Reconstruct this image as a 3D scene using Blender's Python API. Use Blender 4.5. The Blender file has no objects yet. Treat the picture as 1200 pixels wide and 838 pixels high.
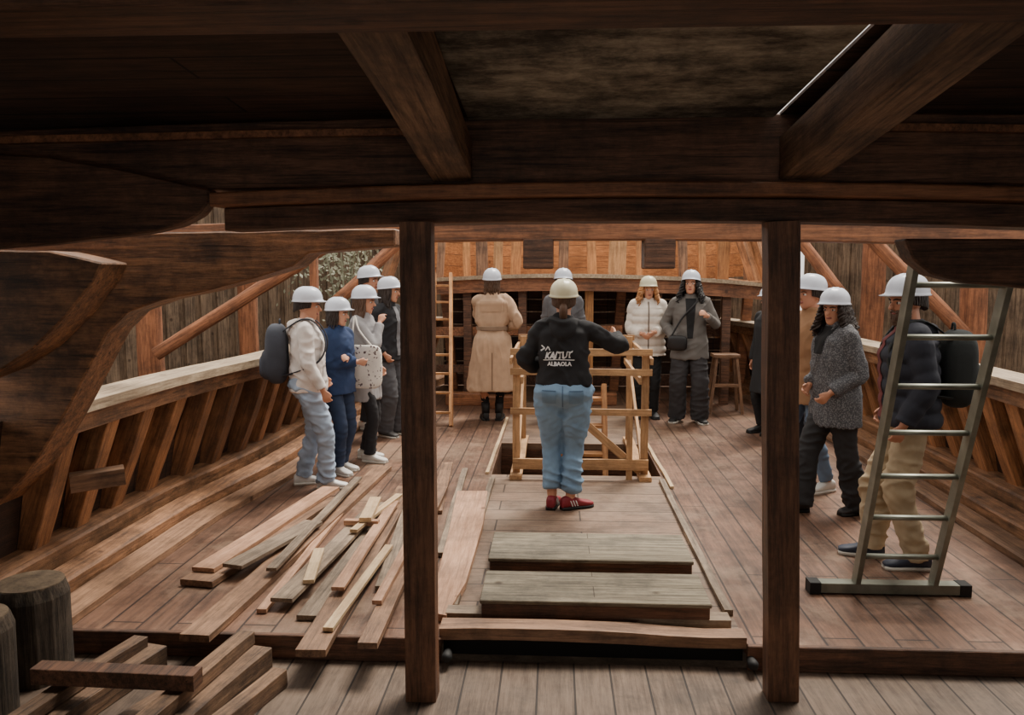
import bpy, bmesh, math, random
from mathutils import Vector, Matrix, noise
from mathutils.bvhtree import BVHTree
random.seed(7)
pi=math.pi
# ------------------------------------------------------------------ camera
CH=1.76; F=950.0
cd=bpy.data.cameras.new('camera'); cam=bpy.data.objects.new('camera',cd)
bpy.context.scene.collection.objects.link(cam)
cam.location=(0,0,CH)
cam.rotation_euler=(pi/2-math.atan(101/F),0,math.atan(50/F))
cd.lens=F/1200*36; cd.sensor_width=36; cd.clip_start=0.05
bpy.context.scene.camera=cam
R=cam.rotation_euler.to_matrix()
def ray(px,py): return R@Vector(((px-600)/F,-(py-419)/F,-1))
def G(px,py,z=0.0):
    v=ray(px,py); t=(z-CH)/v.z; return Vector((v.x*t,v.y*t,z))
def W(px,py,y):
    v=ray(px,py); t=y/v.y; return Vector((v.x*t,y,CH+v.z*t))
COL=bpy.context.scene.collection
# ------------------------------------------------------------------ materials
def lin(c):
    out=[]
    for v in c:
        v/=255.0
        out.append(v/12.92 if v<=.04045 else ((v+.055)/1.055)**2.4)
    return (*out,1)
def nn(nt,t,**k):
    n=nt.nodes.new(t)
    for a,b in k.items(): setattr(n,a,b)
    return n
def base_mat(name):
    m=bpy.data.materials.new(name); m.use_nodes=True
    nt=m.node_tree; b=nt.nodes['Principled BSDF']; return m,nt,b
def mixc(nt,mode,fac,a,b):
    n=nn(nt,'ShaderNodeMix',data_type='RGBA',blend_type=mode)
    for idx,v in ((0,fac),(6,a),(7,b)):
        if hasattr(v,'links') or hasattr(v,'is_output'): nt.links.new(v,n.inputs[idx])
        else: n.inputs[idx].default_value=v
    return n.outputs[2]
def wood(name,c1,c2,axis='Y',rough=.75,bump=.25,planks=None,stain=.45,dust=None,var=.3,grain=14,dpos=(.45,.7),crack=0,dfac=.8):
    m,nt,b=base_mat(name)
    tc=nn(nt,'ShaderNodeTexCoord'); mp=nn(nt,'ShaderNodeMapping')
    s={'X':(.9,grain,grain),'Y':(grain,.9,grain),'Z':(grain,grain,.9)}[axis]
    mp.inputs['Scale'].default_value=s
    oi=nn(nt,'ShaderNodeObjectInfo')
    cb=nn(nt,'ShaderNodeCombineXYZ'); mu=nn(nt,'ShaderNodeMath',operation='MULTIPLY'); mu.inputs[1].default_value=37
    nt.links.new(oi.outputs['Random'],mu.inputs[0])
    for i in range(3): nt.links.new(mu.outputs[0],cb.inputs[i])
    nt.links.new(cb.outputs[0],mp.inputs['Location'])
    nt.links.new(tc.outputs['Object'],mp.inputs['Vector'])
    n1=nn(nt,'ShaderNodeTexNoise'); n1.inputs['Scale'].default_value=2.6; n1.inputs['Detail'].default_value=10; n1.inputs['Roughness'].default_value=.78
    nt.links.new(mp.outputs[0],n1.inputs['Vector'])
    cr=nn(nt,'ShaderNodeValToRGB'); cr.color_ramp.elements[0].position=.38; cr.color_ramp.elements[1].position=.62
    cr.color_ramp.elements[0].color=lin(c2); cr.color_ramp.elements[1].color=lin(c1)
    nt.links.new(n1.outputs['Fac'],cr.inputs[0])
    col=cr.outputs[0]
    n2=nn(nt,'ShaderNodeTexNoise'); n2.inputs['Scale'].default_value=2.4; n2.inputs['Detail'].default_value=10; n2.inputs['Roughness'].default_value=.75
    nt.links.new(tc.outputs['Object'],n2.inputs['Vector'])
    cr2=nn(nt,'ShaderNodeValToRGB'); cr2.color_ramp.elements[0].position=.40; cr2.color_ramp.elements[1].position=.56
    v=1-stain; cr2.color_ramp.elements[0].color=(v,v,v,1); cr2.color_ramp.elements[1].color=(1,1,1,1)
    nt.links.new(n2.outputs['Fac'],cr2.inputs[0])
    col=mixc(nt,'MULTIPLY',1.0,col,cr2.outputs[0])
    hgt=n1.outputs['Fac']
    if crack:
        n4=nn(nt,'ShaderNodeTexNoise'); n4.inputs['Scale'].default_value=3.1; n4.inputs['Detail'].default_value=4
        mp4=nn(nt,'ShaderNodeMapping'); mp4.inputs['Scale'].default_value=tuple(x*(1.6 if x>1 else .5) for x in s)
        nt.links.new(tc.outputs['Object'],mp4.inputs['Vector']); nt.links.new(mp4.outputs[0],n4.inputs['Vector'])
        cr4=nn(nt,'ShaderNodeValToRGB'); cr4.color_ramp.elements[0].position=.34; cr4.color_ramp.elements[1].position=.38
        cr4.color_ramp.elements[0].color=(1-crack,1-crack,1-crack,1)
        nt.links.new(n4.outputs['Fac'],cr4.inputs[0]); col=mixc(nt,'MULTIPLY',1.0,col,cr4.outputs[0])
        vo=nn(nt,'ShaderNodeTexVoronoi'); vo.inputs['Scale'].default_value=3.3; nt.links.new(tc.outputs['Object'],vo.inputs['Vector'])
        cr5=nn(nt,'ShaderNodeValToRGB'); cr5.color_ramp.elements[0].position=.05; cr5.color_ramp.elements[1].position=.10
        cr5.color_ramp.elements[0].color=(.4,.34,.3,1); nt.links.new(vo.outputs['Distance'],cr5.inputs[0]); col=mixc(nt,'MULTIPLY',1.0,col,cr5.outputs[0])
    if dust:
        n3=nn(nt,'ShaderNodeTexNoise'); n3.inputs['Scale'].default_value=.9; n3.inputs['Detail'].default_value=10; n3.inputs['Roughness'].default_value=.78
        nt.links.new(tc.outputs['Object'],n3.inputs['Vector'])
        cr3=nn(nt,'ShaderNodeValToRGB'); cr3.color_ramp.elements[0].position=dpos[0]; cr3.color_ramp.elements[1].position=dpos[1]
        cr3.color_ramp.elements[1].color=(dfac,dfac,dfac,1)
        nt.links.new(n3.outputs['Fac'],cr3.inputs[0])
        col=mixc(nt,'MIX',cr3.outputs[0],col,lin(dust))
    if planks:
        mp2=nn(nt,'ShaderNodeMapping'); mp2.inputs['Rotation'].default_value=planks.get('rot',(0,0,0))
        nt.links.new(tc.outputs['Object'],mp2.inputs['Vector'])
        bt=nn(nt,'ShaderNodeTexBrick'); bt.offset=.37; bt.inputs['Scale'].default_value=1
        bt.inputs['Brick Width'].default_value=planks['len']; bt.inputs['Row Height'].default_value=planks['w']
        bt.inputs['Mortar Size'].default_value=planks.get('gap',.006); bt.inputs['Mortar Smooth'].default_value=.1
        c2=planks.get('c2',.62); mo=planks.get('m',.12)
        bt.inputs['Color1'].default_value=(1,1,1,1); bt.inputs['Color2'].default_value=(c2,c2,c2,1); bt.inputs['Mortar'].default_value=(mo,mo*.85,mo*.8,1)
        nt.links.new(mp2.outputs[0],bt.inputs['Vector'])
        col=mixc(nt,'MULTIPLY',1.0,col,bt.outputs['Color'])
    hs=nn(nt,'ShaderNodeHueSaturation'); mr=nn(nt,'ShaderNodeMapRange'); mr.inputs[3].default_value=1-var; mr.inputs[4].default_value=1+var
    hs.inputs['Hue'].default_value=.508; hs.inputs['Saturation'].default_value=.95
    nt.links.new(oi.outputs['Random'],mr.inputs[0]); nt.links.new(mr.outputs[0],hs.inputs['Value'])
    nt.links.new(col,hs.inputs['Color']); nt.links.new(hs.outputs[0],b.inputs['Base Color'])
    mrr=nn(nt,'ShaderNodeMapRange'); mrr.inputs[3].default_value=max(.2,rough-.15); mrr.inputs[4].default_value=min(1,rough+.15)
    nt.links.new(n2.outputs['Fac'],mrr.inputs[0]); nt.links.new(mrr.outputs[0],b.inputs['Roughness'])
    bp=nn(nt,'ShaderNodeBump'); bp.inputs['Strength'].default_value=min(1,bump*1.5); bp.inputs['Distance'].default_value=.012
    nt.links.new(hgt,bp.inputs['Height']); nt.links.new(bp.outputs[0],b.inputs['Normal'])
    return m
def cloth(name,c,rough=.9,var=.16,speck=None,scale=60,bump=.2,sp=(.48,.62)):
    m,nt,b=base_mat(name)
    tc=nn(nt,'ShaderNodeTexCoord'); n1=nn(nt,'ShaderNodeTexNoise'); n1.inputs['Scale'].default_value=7; n1.inputs['Detail'].default_value=4
    nt.links.new(tc.outputs['Object'],n1.inputs['Vector'])
    l=lin(c); d=tuple(x*(1-var) for x in l[:3])+(1,); u=tuple(min(1,x*(1+var)) for x in l[:3])+(1,)
    cr=nn(nt,'ShaderNodeValToRGB'); cr.color_ramp.elements[0].position=.3; cr.color_ramp.elements[1].position=.7
    cr.color_ramp.elements[0].color=d; cr.color_ramp.elements[1].color=u
    nt.links.new(n1.outputs['Fac'],cr.inputs[0]); col=cr.outputs[0]
    n2=nn(nt,'ShaderNodeTexNoise'); n2.inputs['Scale'].default_value=scale; n2.inputs['Detail'].default_value=2
    nt.links.new(tc.outputs['Object'],n2.inputs['Vector'])
    if speck:
        cr2=nn(nt,'ShaderNodeValToRGB'); cr2.color_ramp.elements[0].position=sp[0]; cr2.color_ramp.elements[1].position=sp[1]
        nt.links.new(n2.outputs['Fac'],cr2.inputs[0])
        col=mixc(nt,'MIX',cr2.outputs[0],col,lin(speck))
    nt.links.new(col,b.inputs['Base Color']); b.inputs['Roughness'].default_value=rough
    bp=nn(nt,'ShaderNodeBump'); bp.inputs['Strength'].default_value=bump; bp.inputs['Distance'].default_value=.003
    nt.links.new(n2.outputs['Fac'],bp.inputs['Height']); nt.links.new(bp.outputs[0],b.inputs['Normal'])
    return m
_cc={}
def CL(c,**k):
    key=(tuple(c),tuple(sorted(k.items())))
    if key not in _cc: _cc[key]=cloth('cloth_%d'%len(_cc),c,**k)
    return _cc[key]
M={}
M['deck']=wood('deck_planks',(138,94,72),(92,60,46),'Y',.46,.25,dict(len=2.2,w=.17,rot=(0,0,pi/2),gap=.006,c2=.72,m=.16),stain=.45,dust=(172,140,116),var=.02,dpos=(.48,.7),dfac=.75)
M['deckc']=wood('deck_cross_planks',(150,116,94),(110,80,62),'X',.55,.25,dict(len=1.6,w=.24,gap=.006,c2=.78,m=.18),stain=.45,dust=(170,144,122),var=.02)
M['deckf']=wood('front_planks',(130,106,90),(84,64,52),'Y',.7,.25,dict(len=3.5,w=.17,rot=(0,0,pi/2),gap=.005,c2=.74,m=.15),stain=.45,dust=(126,106,92),var=.02)
M['dark']=wood('dark_timber',(136,88,64),(60,36,26),'X',.55,.4,stain=.55,var=.1,crack=.5)
M['darky']=wood('dark_timber_long',(176,132,102),(96,66,50),'Y',.65,.4,stain=.5,var=.1,crack=.5)
M['post']=wood('post_timber',(152,98,70),(84,52,37),'Y',.5,.4,stain=.45,var=.05,crack=.4)
M['red']=wood('red_timber',(188,114,74),(110,66,44),'X',.5,.35,stain=.5,var=.1,crack=.4)
M['knee']=wood('knee_timber',(190,126,84),(96,60,40),'X',.5,.5,stain=.65,var=.05,crack=.65,grain=10)
M['rib']=wood('rib_timber',(196,128,82),(120,74,47),'Y',.55,.4,stain=.5,var=.35,crack=.4)
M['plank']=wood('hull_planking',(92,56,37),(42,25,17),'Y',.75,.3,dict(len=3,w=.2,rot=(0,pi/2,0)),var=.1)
M['water']=wood('waterway_timber',(182,124,86),(110,72,49),'Y',.48,.4,stain=.55,var=.1,crack=.45)
M['rail']=wood('rail_timber',(200,176,148),(148,122,98),'Y',.7,.3,stain=.3,var=.06,crack=.3)
M['orange']=wood('orange_timber',(216,146,86),(150,92,52),'Y',.6,.2,stain=.35,var=.2)
M['orangex']=wood('orange_timber_wide',(216,144,86),(156,96,56),'X',.6,.25,stain=.25,var=.2,crack=.3)
M['pine']=wood('fresh_pine',(208,156,108),(158,110,70),'Y',.65,.2,stain=.35,var=.12)
M['b1']=wood('board_pink',(208,156,126),(160,110,82),'Y',.55,.25,stain=.35,var=.1,crack=.25)
M['b2']=wood('board_brown',(168,122,92),(108,75,56),'Y',.55,.3,stain=.45,var=.16,crack=.4)
M['b3']=wood('board_gray',(162,138,116),(106,87,72),'Y',.65,.3,stain=.45,var=.16,crack=.4)
M['b4']=wood('board_light',(220,188,148),(184,146,110),'Y',.65,.2,stain=.25,var=.08)
M['hatch']=wood('hatch_board',(158,144,122),(98,86,70),'X',.75,.35,dict(len=6,w=.14,gap=.003,c2=.88,m=.4),stain=.45,var=.05,crack=.35)
M['panel']=wood('plywood_panel',(200,186,164),(88,76,64),'X',.85,.2,stain=.75,var=.02,grain=2)
M['fence']=wood('fence_planks',(150,122,98),(80,60,46),'Z',.85,.4,stain=.45,var=.05,crack=.4)
M['log']=wood('log_bark',(190,114,76),(112,62,40),'Y',.85,.5,stain=.4,var=.12)
M['stump']=wood('stump_bark',(116,98,82),(58,47,39),'Z',.9,.7,stain=.5,var=.1,crack=.5)
M['stumptop']=wood('stump_cut',(142,118,94),(90,72,56),'Z',.85,.3,stain=.4,var=.05,grain=3)
M['trestle']=wood('trestle_brown',(156,116,88),(86,60,45),'Y',.65,.45,stain=.6,var=.16,crack=.65)
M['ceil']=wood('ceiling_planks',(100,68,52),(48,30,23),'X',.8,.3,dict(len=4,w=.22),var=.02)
M['ground']=wood('ground_dirt',(120,100,84),(86,70,58),'X',.95,.4,var=.02,grain=1)
def plain(name,c,rough=.5,metal=0,noise_s=30,var=.15):
    m=cloth(name,c,rough=rough,var=var,scale=noise_s,bump=.08)
    m.node_tree.nodes['Principled BSDF'].inputs['Metallic'].default_value=metal
    return m
M['metal']=plain('aged_aluminium',(136,138,126),.45,.55,20,.35)
M['helmet']=plain('helmet_white',(208,214,226),.3,0,20,.03)
M['helmetc']=plain('helmet_cream',(210,204,172),.3,0,20,.04)
M['rubber']=plain('black_rubber',(24,24,24),.7)
M['eye']=plain('eye_white',(215,210,204),.3,0,20,.02)
M['iris']=plain('iris_dark',(40,26,18),.3,0,20,.02)
M['lip']=plain('lips',(150,84,76),.5,0,20,.05)
M['sole']=plain('shoe_sole_white',(214,210,200),.6)
M['leaf']=plain('leaf',(150,152,130),.7)
M['print']=plain('white_print',(225,225,225),.8,0,20,.02)
M['black']=plain('void_shade_black',(14,12,11),.9)  # painted-in shade for the hatch pit and step recess
SKIN=[plain('skin_%d'%i,c,.5,0,15,.06) for i,c in enumerate([(206,148,118),(190,132,104),(214,160,132)])]
def hairmat(name,c):
    m=cloth(name,c,rough=.55,var=.4,scale=90,bump=.5); return m
HAIR={'dark':hairmat('hair_dark',(44,32,26)),'brown':hairmat('hair_brown',(84,58,40)),'blonde':hairmat('hair_blonde',(182,128,80)),'black':hairmat('hair_black',(28,24,24))}
# ------------------------------------------------------------------ object helpers
def tag(o,label=None,category=None,group=None,kind=None):
    if label: o['label']=label
    if category: o['category']=category
    if group: o['group']=group
    if kind: o['kind']=kind
def new_obj(name,me,mat,parent=None,**t):
    o=bpy.data.objects.new(name,me); COL.objects.link(o)
    if me is not None and mat is not None:
        me.materials.clear(); me.materials.append(mat)
    if parent is not None:
        o.parent=parent
        for k in ('category','group'): t.pop(k,None)
    tag(o,**t); return o
def empty(name,loc,rotz=0,**t):
    o=bpy.data.objects.new(name,None); COL.objects.link(o); o.location=loc; o.rotation_euler=(0,0,rotz)
    o.empty_display_size=.1; tag(o,**t); return o
def bm_obj(name,bm,mat,parent=None,smooth=False,recenter=True,off=None,**t):
    bmesh.ops.recalc_face_normals(bm,faces=bm.faces)
    if off is not None: c=Vector(off)
    elif parent is None and recenter:
        xs=[v.co.x for v in bm.verts]; ys=[v.co.y for v in bm.verts]; zs=[v.co.z for v in bm.verts]
        c=Vector(((min(xs)+max(xs))/2,(min(ys)+max(ys))/2,min(zs)))
    elif parent is not None: c=Vector(parent.location)
    else: c=Vector((0,0,0))
    for v in bm.verts: v.co-=c
    me=bpy.data.meshes.new(name); bm.to_mesh(me); bm.free()
    if smooth:
        for p in me.polygons: p.use_smooth=True
    o=new_obj(name,me,mat,parent,**t)
    if parent is None: o.location=c
    return o
def add_box(bm,x0,x1,y0,y1,z0,z1,bev=0.0):
    r=bmesh.ops.create_cube(bm,size=1); vs=r['verts']
    for v in vs:
        v.co=Vector((x0+(v.co.x+.5)*(x1-x0),y0+(v.co.y+.5)*(y1-y0),z0+(v.co.z+.5)*(z1-z0)))
    if bev>0:
        es=list({e for v in vs for e in v.link_edges})
        bmesh.ops.bevel(bm,geom=es,offset=bev,segments=1,affect='EDGES')
def box(name,x0,x1,y0,y1,z0,z1,mat,bev=.006,parent=None,**t):
    bm=bmesh.new(); add_box(bm,x0,x1,y0,y1,z0,z1,bev); return bm_obj(name,bm,mat,parent,**t)
def board(name,a,b,w,t_,mat,up=(0,0,1),w1=None,parent=None,jit=.003,bev=.004,round_=False,**t):
    """timber with local Y along a->b ; w across, t_ along up"""
    a=Vector(a); b=Vector(b); L=(b-a).length; y=(b-a).normalized(); up=Vector(up)
    x=y.cross(up)
    if x.length<1e-4: x=Vector((1,0,0))
    x.normalize(); z=x.cross(y)
    w1=w if w1 is None else w1
    bm=bmesh.new(); n=max(2,int(L/.18)); seed=random.random()*50
    rings=[]
    if round_: prof=[(math.cos(k*pi/6)*.5,math.sin(k*pi/6)*.5) for k in range(12)]
    else:
        e=.03
        prof=[(-.5+e,-.5),(.5-e,-.5),(.5,-.5+e),(.5,.5-e),(.5-e,.5),(-.5+e,.5),(-.5,.5-e),(-.5,-.5+e)]
    for i in range(n+1):
        f=i/n; ww=w+(w1-w)*f; rr=[]
        j=noise.noise(Vector((f*L*1.3,seed,0)))*jit*2; j2=noise.noise(Vector((f*L*1.3,seed,9)))*jit*2
        for px_,pz_ in prof:
            rr.append(bm.verts.new((px_*ww+j+noise.noise(Vector((px_*3,f*L*3,pz_*3+seed)))*jit,(f-.5)*L,pz_*t_*(ww/w if round_ else 1)+j2)))
        rings.append(rr)
    m=len(prof)
    for i in range(n):
        for k in range(m): bm.faces.new((rings[i][k],rings[i][(k+1)%m],rings[i+1][(k+1)%m],rings[i+1][k]))
    bm.faces.new(rings[0]); bm.faces.new(rings[-1])
    bmesh.ops.recalc_face_normals(bm,faces=bm.faces)
    me=bpy.data.meshes.new(name); bm.to_mesh(me); bm.free()
    if round_:
        for p in me.polygons: p.use_smooth=len(p.vertices)==4
    o=new_obj(name,me,mat,parent,**t)
    mt=Matrix((x,y,z)).transposed().to_4x4(); mt.translation=(a+b)/2
    if parent is not None: mt=Matrix.Translation(parent.location).inverted()@mt
    o.matrix_local=mt
    return o
def resample(rows,sub):
    out=[]; n=len(rows)
    for i in range(n-1):
        p0=rows[max(i-1,0)];p1=rows[i];p2=rows[i+1];p3=rows[min(i+2,n-1)]
        for k in range(sub):
            t=k/sub
            out.append(tuple(.5*((2*b)+(-a+c)*t+(2*a-5*b+4*c-d)*t*t+(-a+3*b-3*c+d)*t**3) for a,b,c,d in zip(p0,p1,p2,p3)))
    out.append(tuple(rows[-1])); return out
def link_rings(bm,rings,cap=True):
    m=len(rings[0]); R_=[[bm.verts.new(c) for c in r] for r in rings]
    for i in range(len(R_)-1):
        for k in range(m): bm.faces.new((R_[i][k],R_[i][(k+1)%m],R_[i+1][(k+1)%m],R_[i+1][k]))
    if cap: bm.faces.new(R_[0]); bm.faces.new(R_[-1])
def sweep(name,pts,prof,mat,sub=4,parent=None,**t):
    rows=resample([tuple(p) for p in pts],sub) if sub>1 else [tuple(p) for p in pts]
    P=[Vector(r) for r in rows]; bm=bmesh.new(); rings=[]
    for i,p in enumerate(P):
        tt=(P[min(i+1,len(P)-1)]-P[max(i-1,0)]); tt.z=0; tt.normalize(); sd=Vector((tt.y,-tt.x,0))
        rings.append([p+sd*a+Vector((0,0,b)) for a,b in prof])
    link_rings(bm,rings); return bm_obj(name,bm,mat,parent,**t)
def rect(w,h): return [(-w/2,-h/2),(w/2,-h/2),(w/2,h/2),(-w/2,h/2)]
def prism(name,poly,y0,y1,mat,bev=.008,**t):
    """hewn timber outline, edges subdivided and roughened"""
    pl=[]; n=len(poly)
    for i in range(n):
        a=Vector(poly[i]); b_=Vector(poly[(i+1)%n]); k=max(1,int((b_-a).length/.12))
        for j in range(k):
            p=a.lerp(b_,j/k); w=.006 if j else 0
            pl.append((p.x+noise.noise(Vector((p.x*7,p.y*7,1)))*w,p.y+noise.noise(Vector((p.x*7,p.y*7,5)))*w))
    poly=pl; bm=bmesh.new(); f=[bm.verts.new((x,y0,z)) for x,z in poly]; b=[bm.verts.new((x,y1,z)) for x,z in poly]
    n=len(poly); bm.faces.new(f); bm.faces.new(b[::-1])
    for i in range(n): bm.faces.new((f[i],b[i],b[(i+1)%n],f[(i+1)%n]))
    bmesh.ops.recalc_face_normals(bm,faces=bm.faces)
    if bev: bmesh.ops.bevel(bm,geom=list(bm.edges),offset=bev,segments=1,affect='EDGES')
    return bm_obj(name,bm,mat,**t)
def tube(bm,pts,rads,n=12,sub=3,ref=None,cap='round',q=0,pitch=.07):
    rr=[(r,r) if not isinstance(r,tuple) else r for r in rads]
    rows=resample([(*p,*r) for p,r in zip(pts,rr)],sub)
    P=[Vector(r[:3]) for r in rows]; A=[r[3] for r in rows]; B=[r[4] for r in rows]
    if q:
        L=0
        for i in range(len(P)):
            if i: L+=(P[i]-P[i-1]).length
            f=1+q*(abs(math.sin(pi*L/pitch))**.6-.6); A[i]*=f; B[i]*=f
    N=len(P); T=[(P[min(i+1,N-1)]-P[max(i-1,0)]).normalized() for i in range(N)]
    if ref is None:
        ref=Vector((1,0,0)) if abs(T[0].x)<.8 else Vector((0,1,0))
    x=Vector(ref)
    rings=[]
    def ring(c,t,x,a,b):
        y=t.cross(x)
        return [c+x*a*math.cos(2*pi*k/n)+y*b*math.sin(2*pi*k/n) for k in range(n)]
    for i in range(N):
        x=(x-T[i]*x.dot(T[i])).normalized()
        if i==0 and cap=='round':
            for f,g in ((.92,.35),(.6,.8)): rings.append(ring(P[0]-T[0]*min(A[0],B[0])*f,T[0],x,A[0]*g,B[0]*g))
        rings.append(ring(P[i],T[i],x,A[i],B[i]))
        if i==N-1 and cap=='round':
            for f,g in ((.6,.8),(.92,.35)): rings.append(ring(P[-1]+T[-1]*min(A[-1],B[-1])*f,T[-1],x,A[-1]*g,B[-1]*g))
    link_rings(bm,rings)
def ellipsoid(bm,c,r,rot=None,seg=12):
    res=bmesh.ops.create_uvsphere(bm,u_segments=seg,v_segments=max(6,seg*2//3),radius=1)
    for v in res['verts']:
        p=Vector((v.co.x*r[0],v.co.y*r[1],v.co.z*r[2]))
        if rot is not None: p=rot@p
        v.co=p+Vector(c)
def remesh(bm,voxel,smooth=2,fac=.5):
    bmesh.ops.recalc_face_normals(bm,faces=bm.faces)
    me=bpy.data.meshes.new('tmp'); bm.to_mesh(me); bm.free()
    o=bpy.data.objects.new('tmp',me); COL.objects.link(o)
    md=o.modifiers.new('r','REMESH'); md.mode='VOXEL'; md.voxel_size=voxel
    if smooth:
        s=o.modifiers.new('s','SMOOTH'); s.iterations=smooth; s.factor=fac
    dg=bpy.context.evaluated_depsgraph_get()
    me2=bpy.data.meshes.new_from_object(o.evaluated_get(dg))
    bpy.data.objects.remove(o); bpy.data.meshes.remove(me)
    for p in me2.polygons: p.use_smooth=True
    return me2
def folds(me,amp,fx,fz,seed=0):
    nr=[v.normal.copy() for v in me.vertices]
    for v,nm in zip(me.vertices,nr):
        c=v.co; k=c.x*5+c.y*3
        d=noise.noise(Vector((c.x*fx+seed,c.y*fx,c.z*fz+k)))
        d=(1-min(1,abs(d)*3.2))
        e=noise.noise(Vector((c.x*4+seed,c.y*4,c.z*3)))
        g=noise.noise(Vector((c.x*fx*2+seed,c.y*fx*2,c.z*fz*1.7-k*2)))
        v.co=c+nm*(d*amp*(.45+e*.8)+e*amp*.4+g*amp*.3)
# ------------------------------------------------------------------ people
BP=[(.80,.0,.10,.085),(.86,.0,.158,.11),(.93,-.01,.172,.122),(1.0,-.005,.158,.108),(1.09,0,.132,.092),(1.18,.005,.142,.10),(1.28,.008,.158,.112),(1.36,.0,.160,.10),(1.41,-.003,.125,.078),(1.45,0,.07,.06)]
def bp_at(z):
    if z<=BP[0][0]: return BP[0][1:]
    for a,b in zip(BP,BP[1:]):
        if z<=b[0]:
            f=(z-a[0])/(b[0]-a[0]); return tuple(u+(v-u)*f for u,v in zip(a[1:],b[1:]))
    return BP[-1][1:]
def torso_rings(bm,prof,lean,q=0,pitch=.07,sub=4,n=28,ex=2.5):
    rows=resample(prof,sub); rings=[]
    for z,cy,rx,ry in rows:
        f=1
        if q: f=1+q*(abs(math.sin(pi*z/pitch))**.6-.6)
        ring=[]
        for k in range(n):
            a=2*pi*k/n; c,s=math.cos(a),math.sin(a)
            p=Vector((rx*f*math.copysign(abs(c)**(2/ex),c),cy+ry*f*math.copysign(abs(s)**(2/ex),s),z))
            if z>.9: p+=lean*(z-.9)
            ring.append(p)
        rings.append(ring)
    link_rings(bm,rings)
def ik(a,c,l1,l2,pole):
    d=c-a; L=min(d.length,(l1+l2)*.995); dr=d.normalized(); x=(l1*l1-l2*l2+L*L)/(2*L)
    h=math.sqrt(max(0,l1*l1-x*x)); p=Vector(pole); p=(p-dr*p.dot(dr)).normalized()
    return a+dr*x+p*h, a+dr*L
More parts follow.
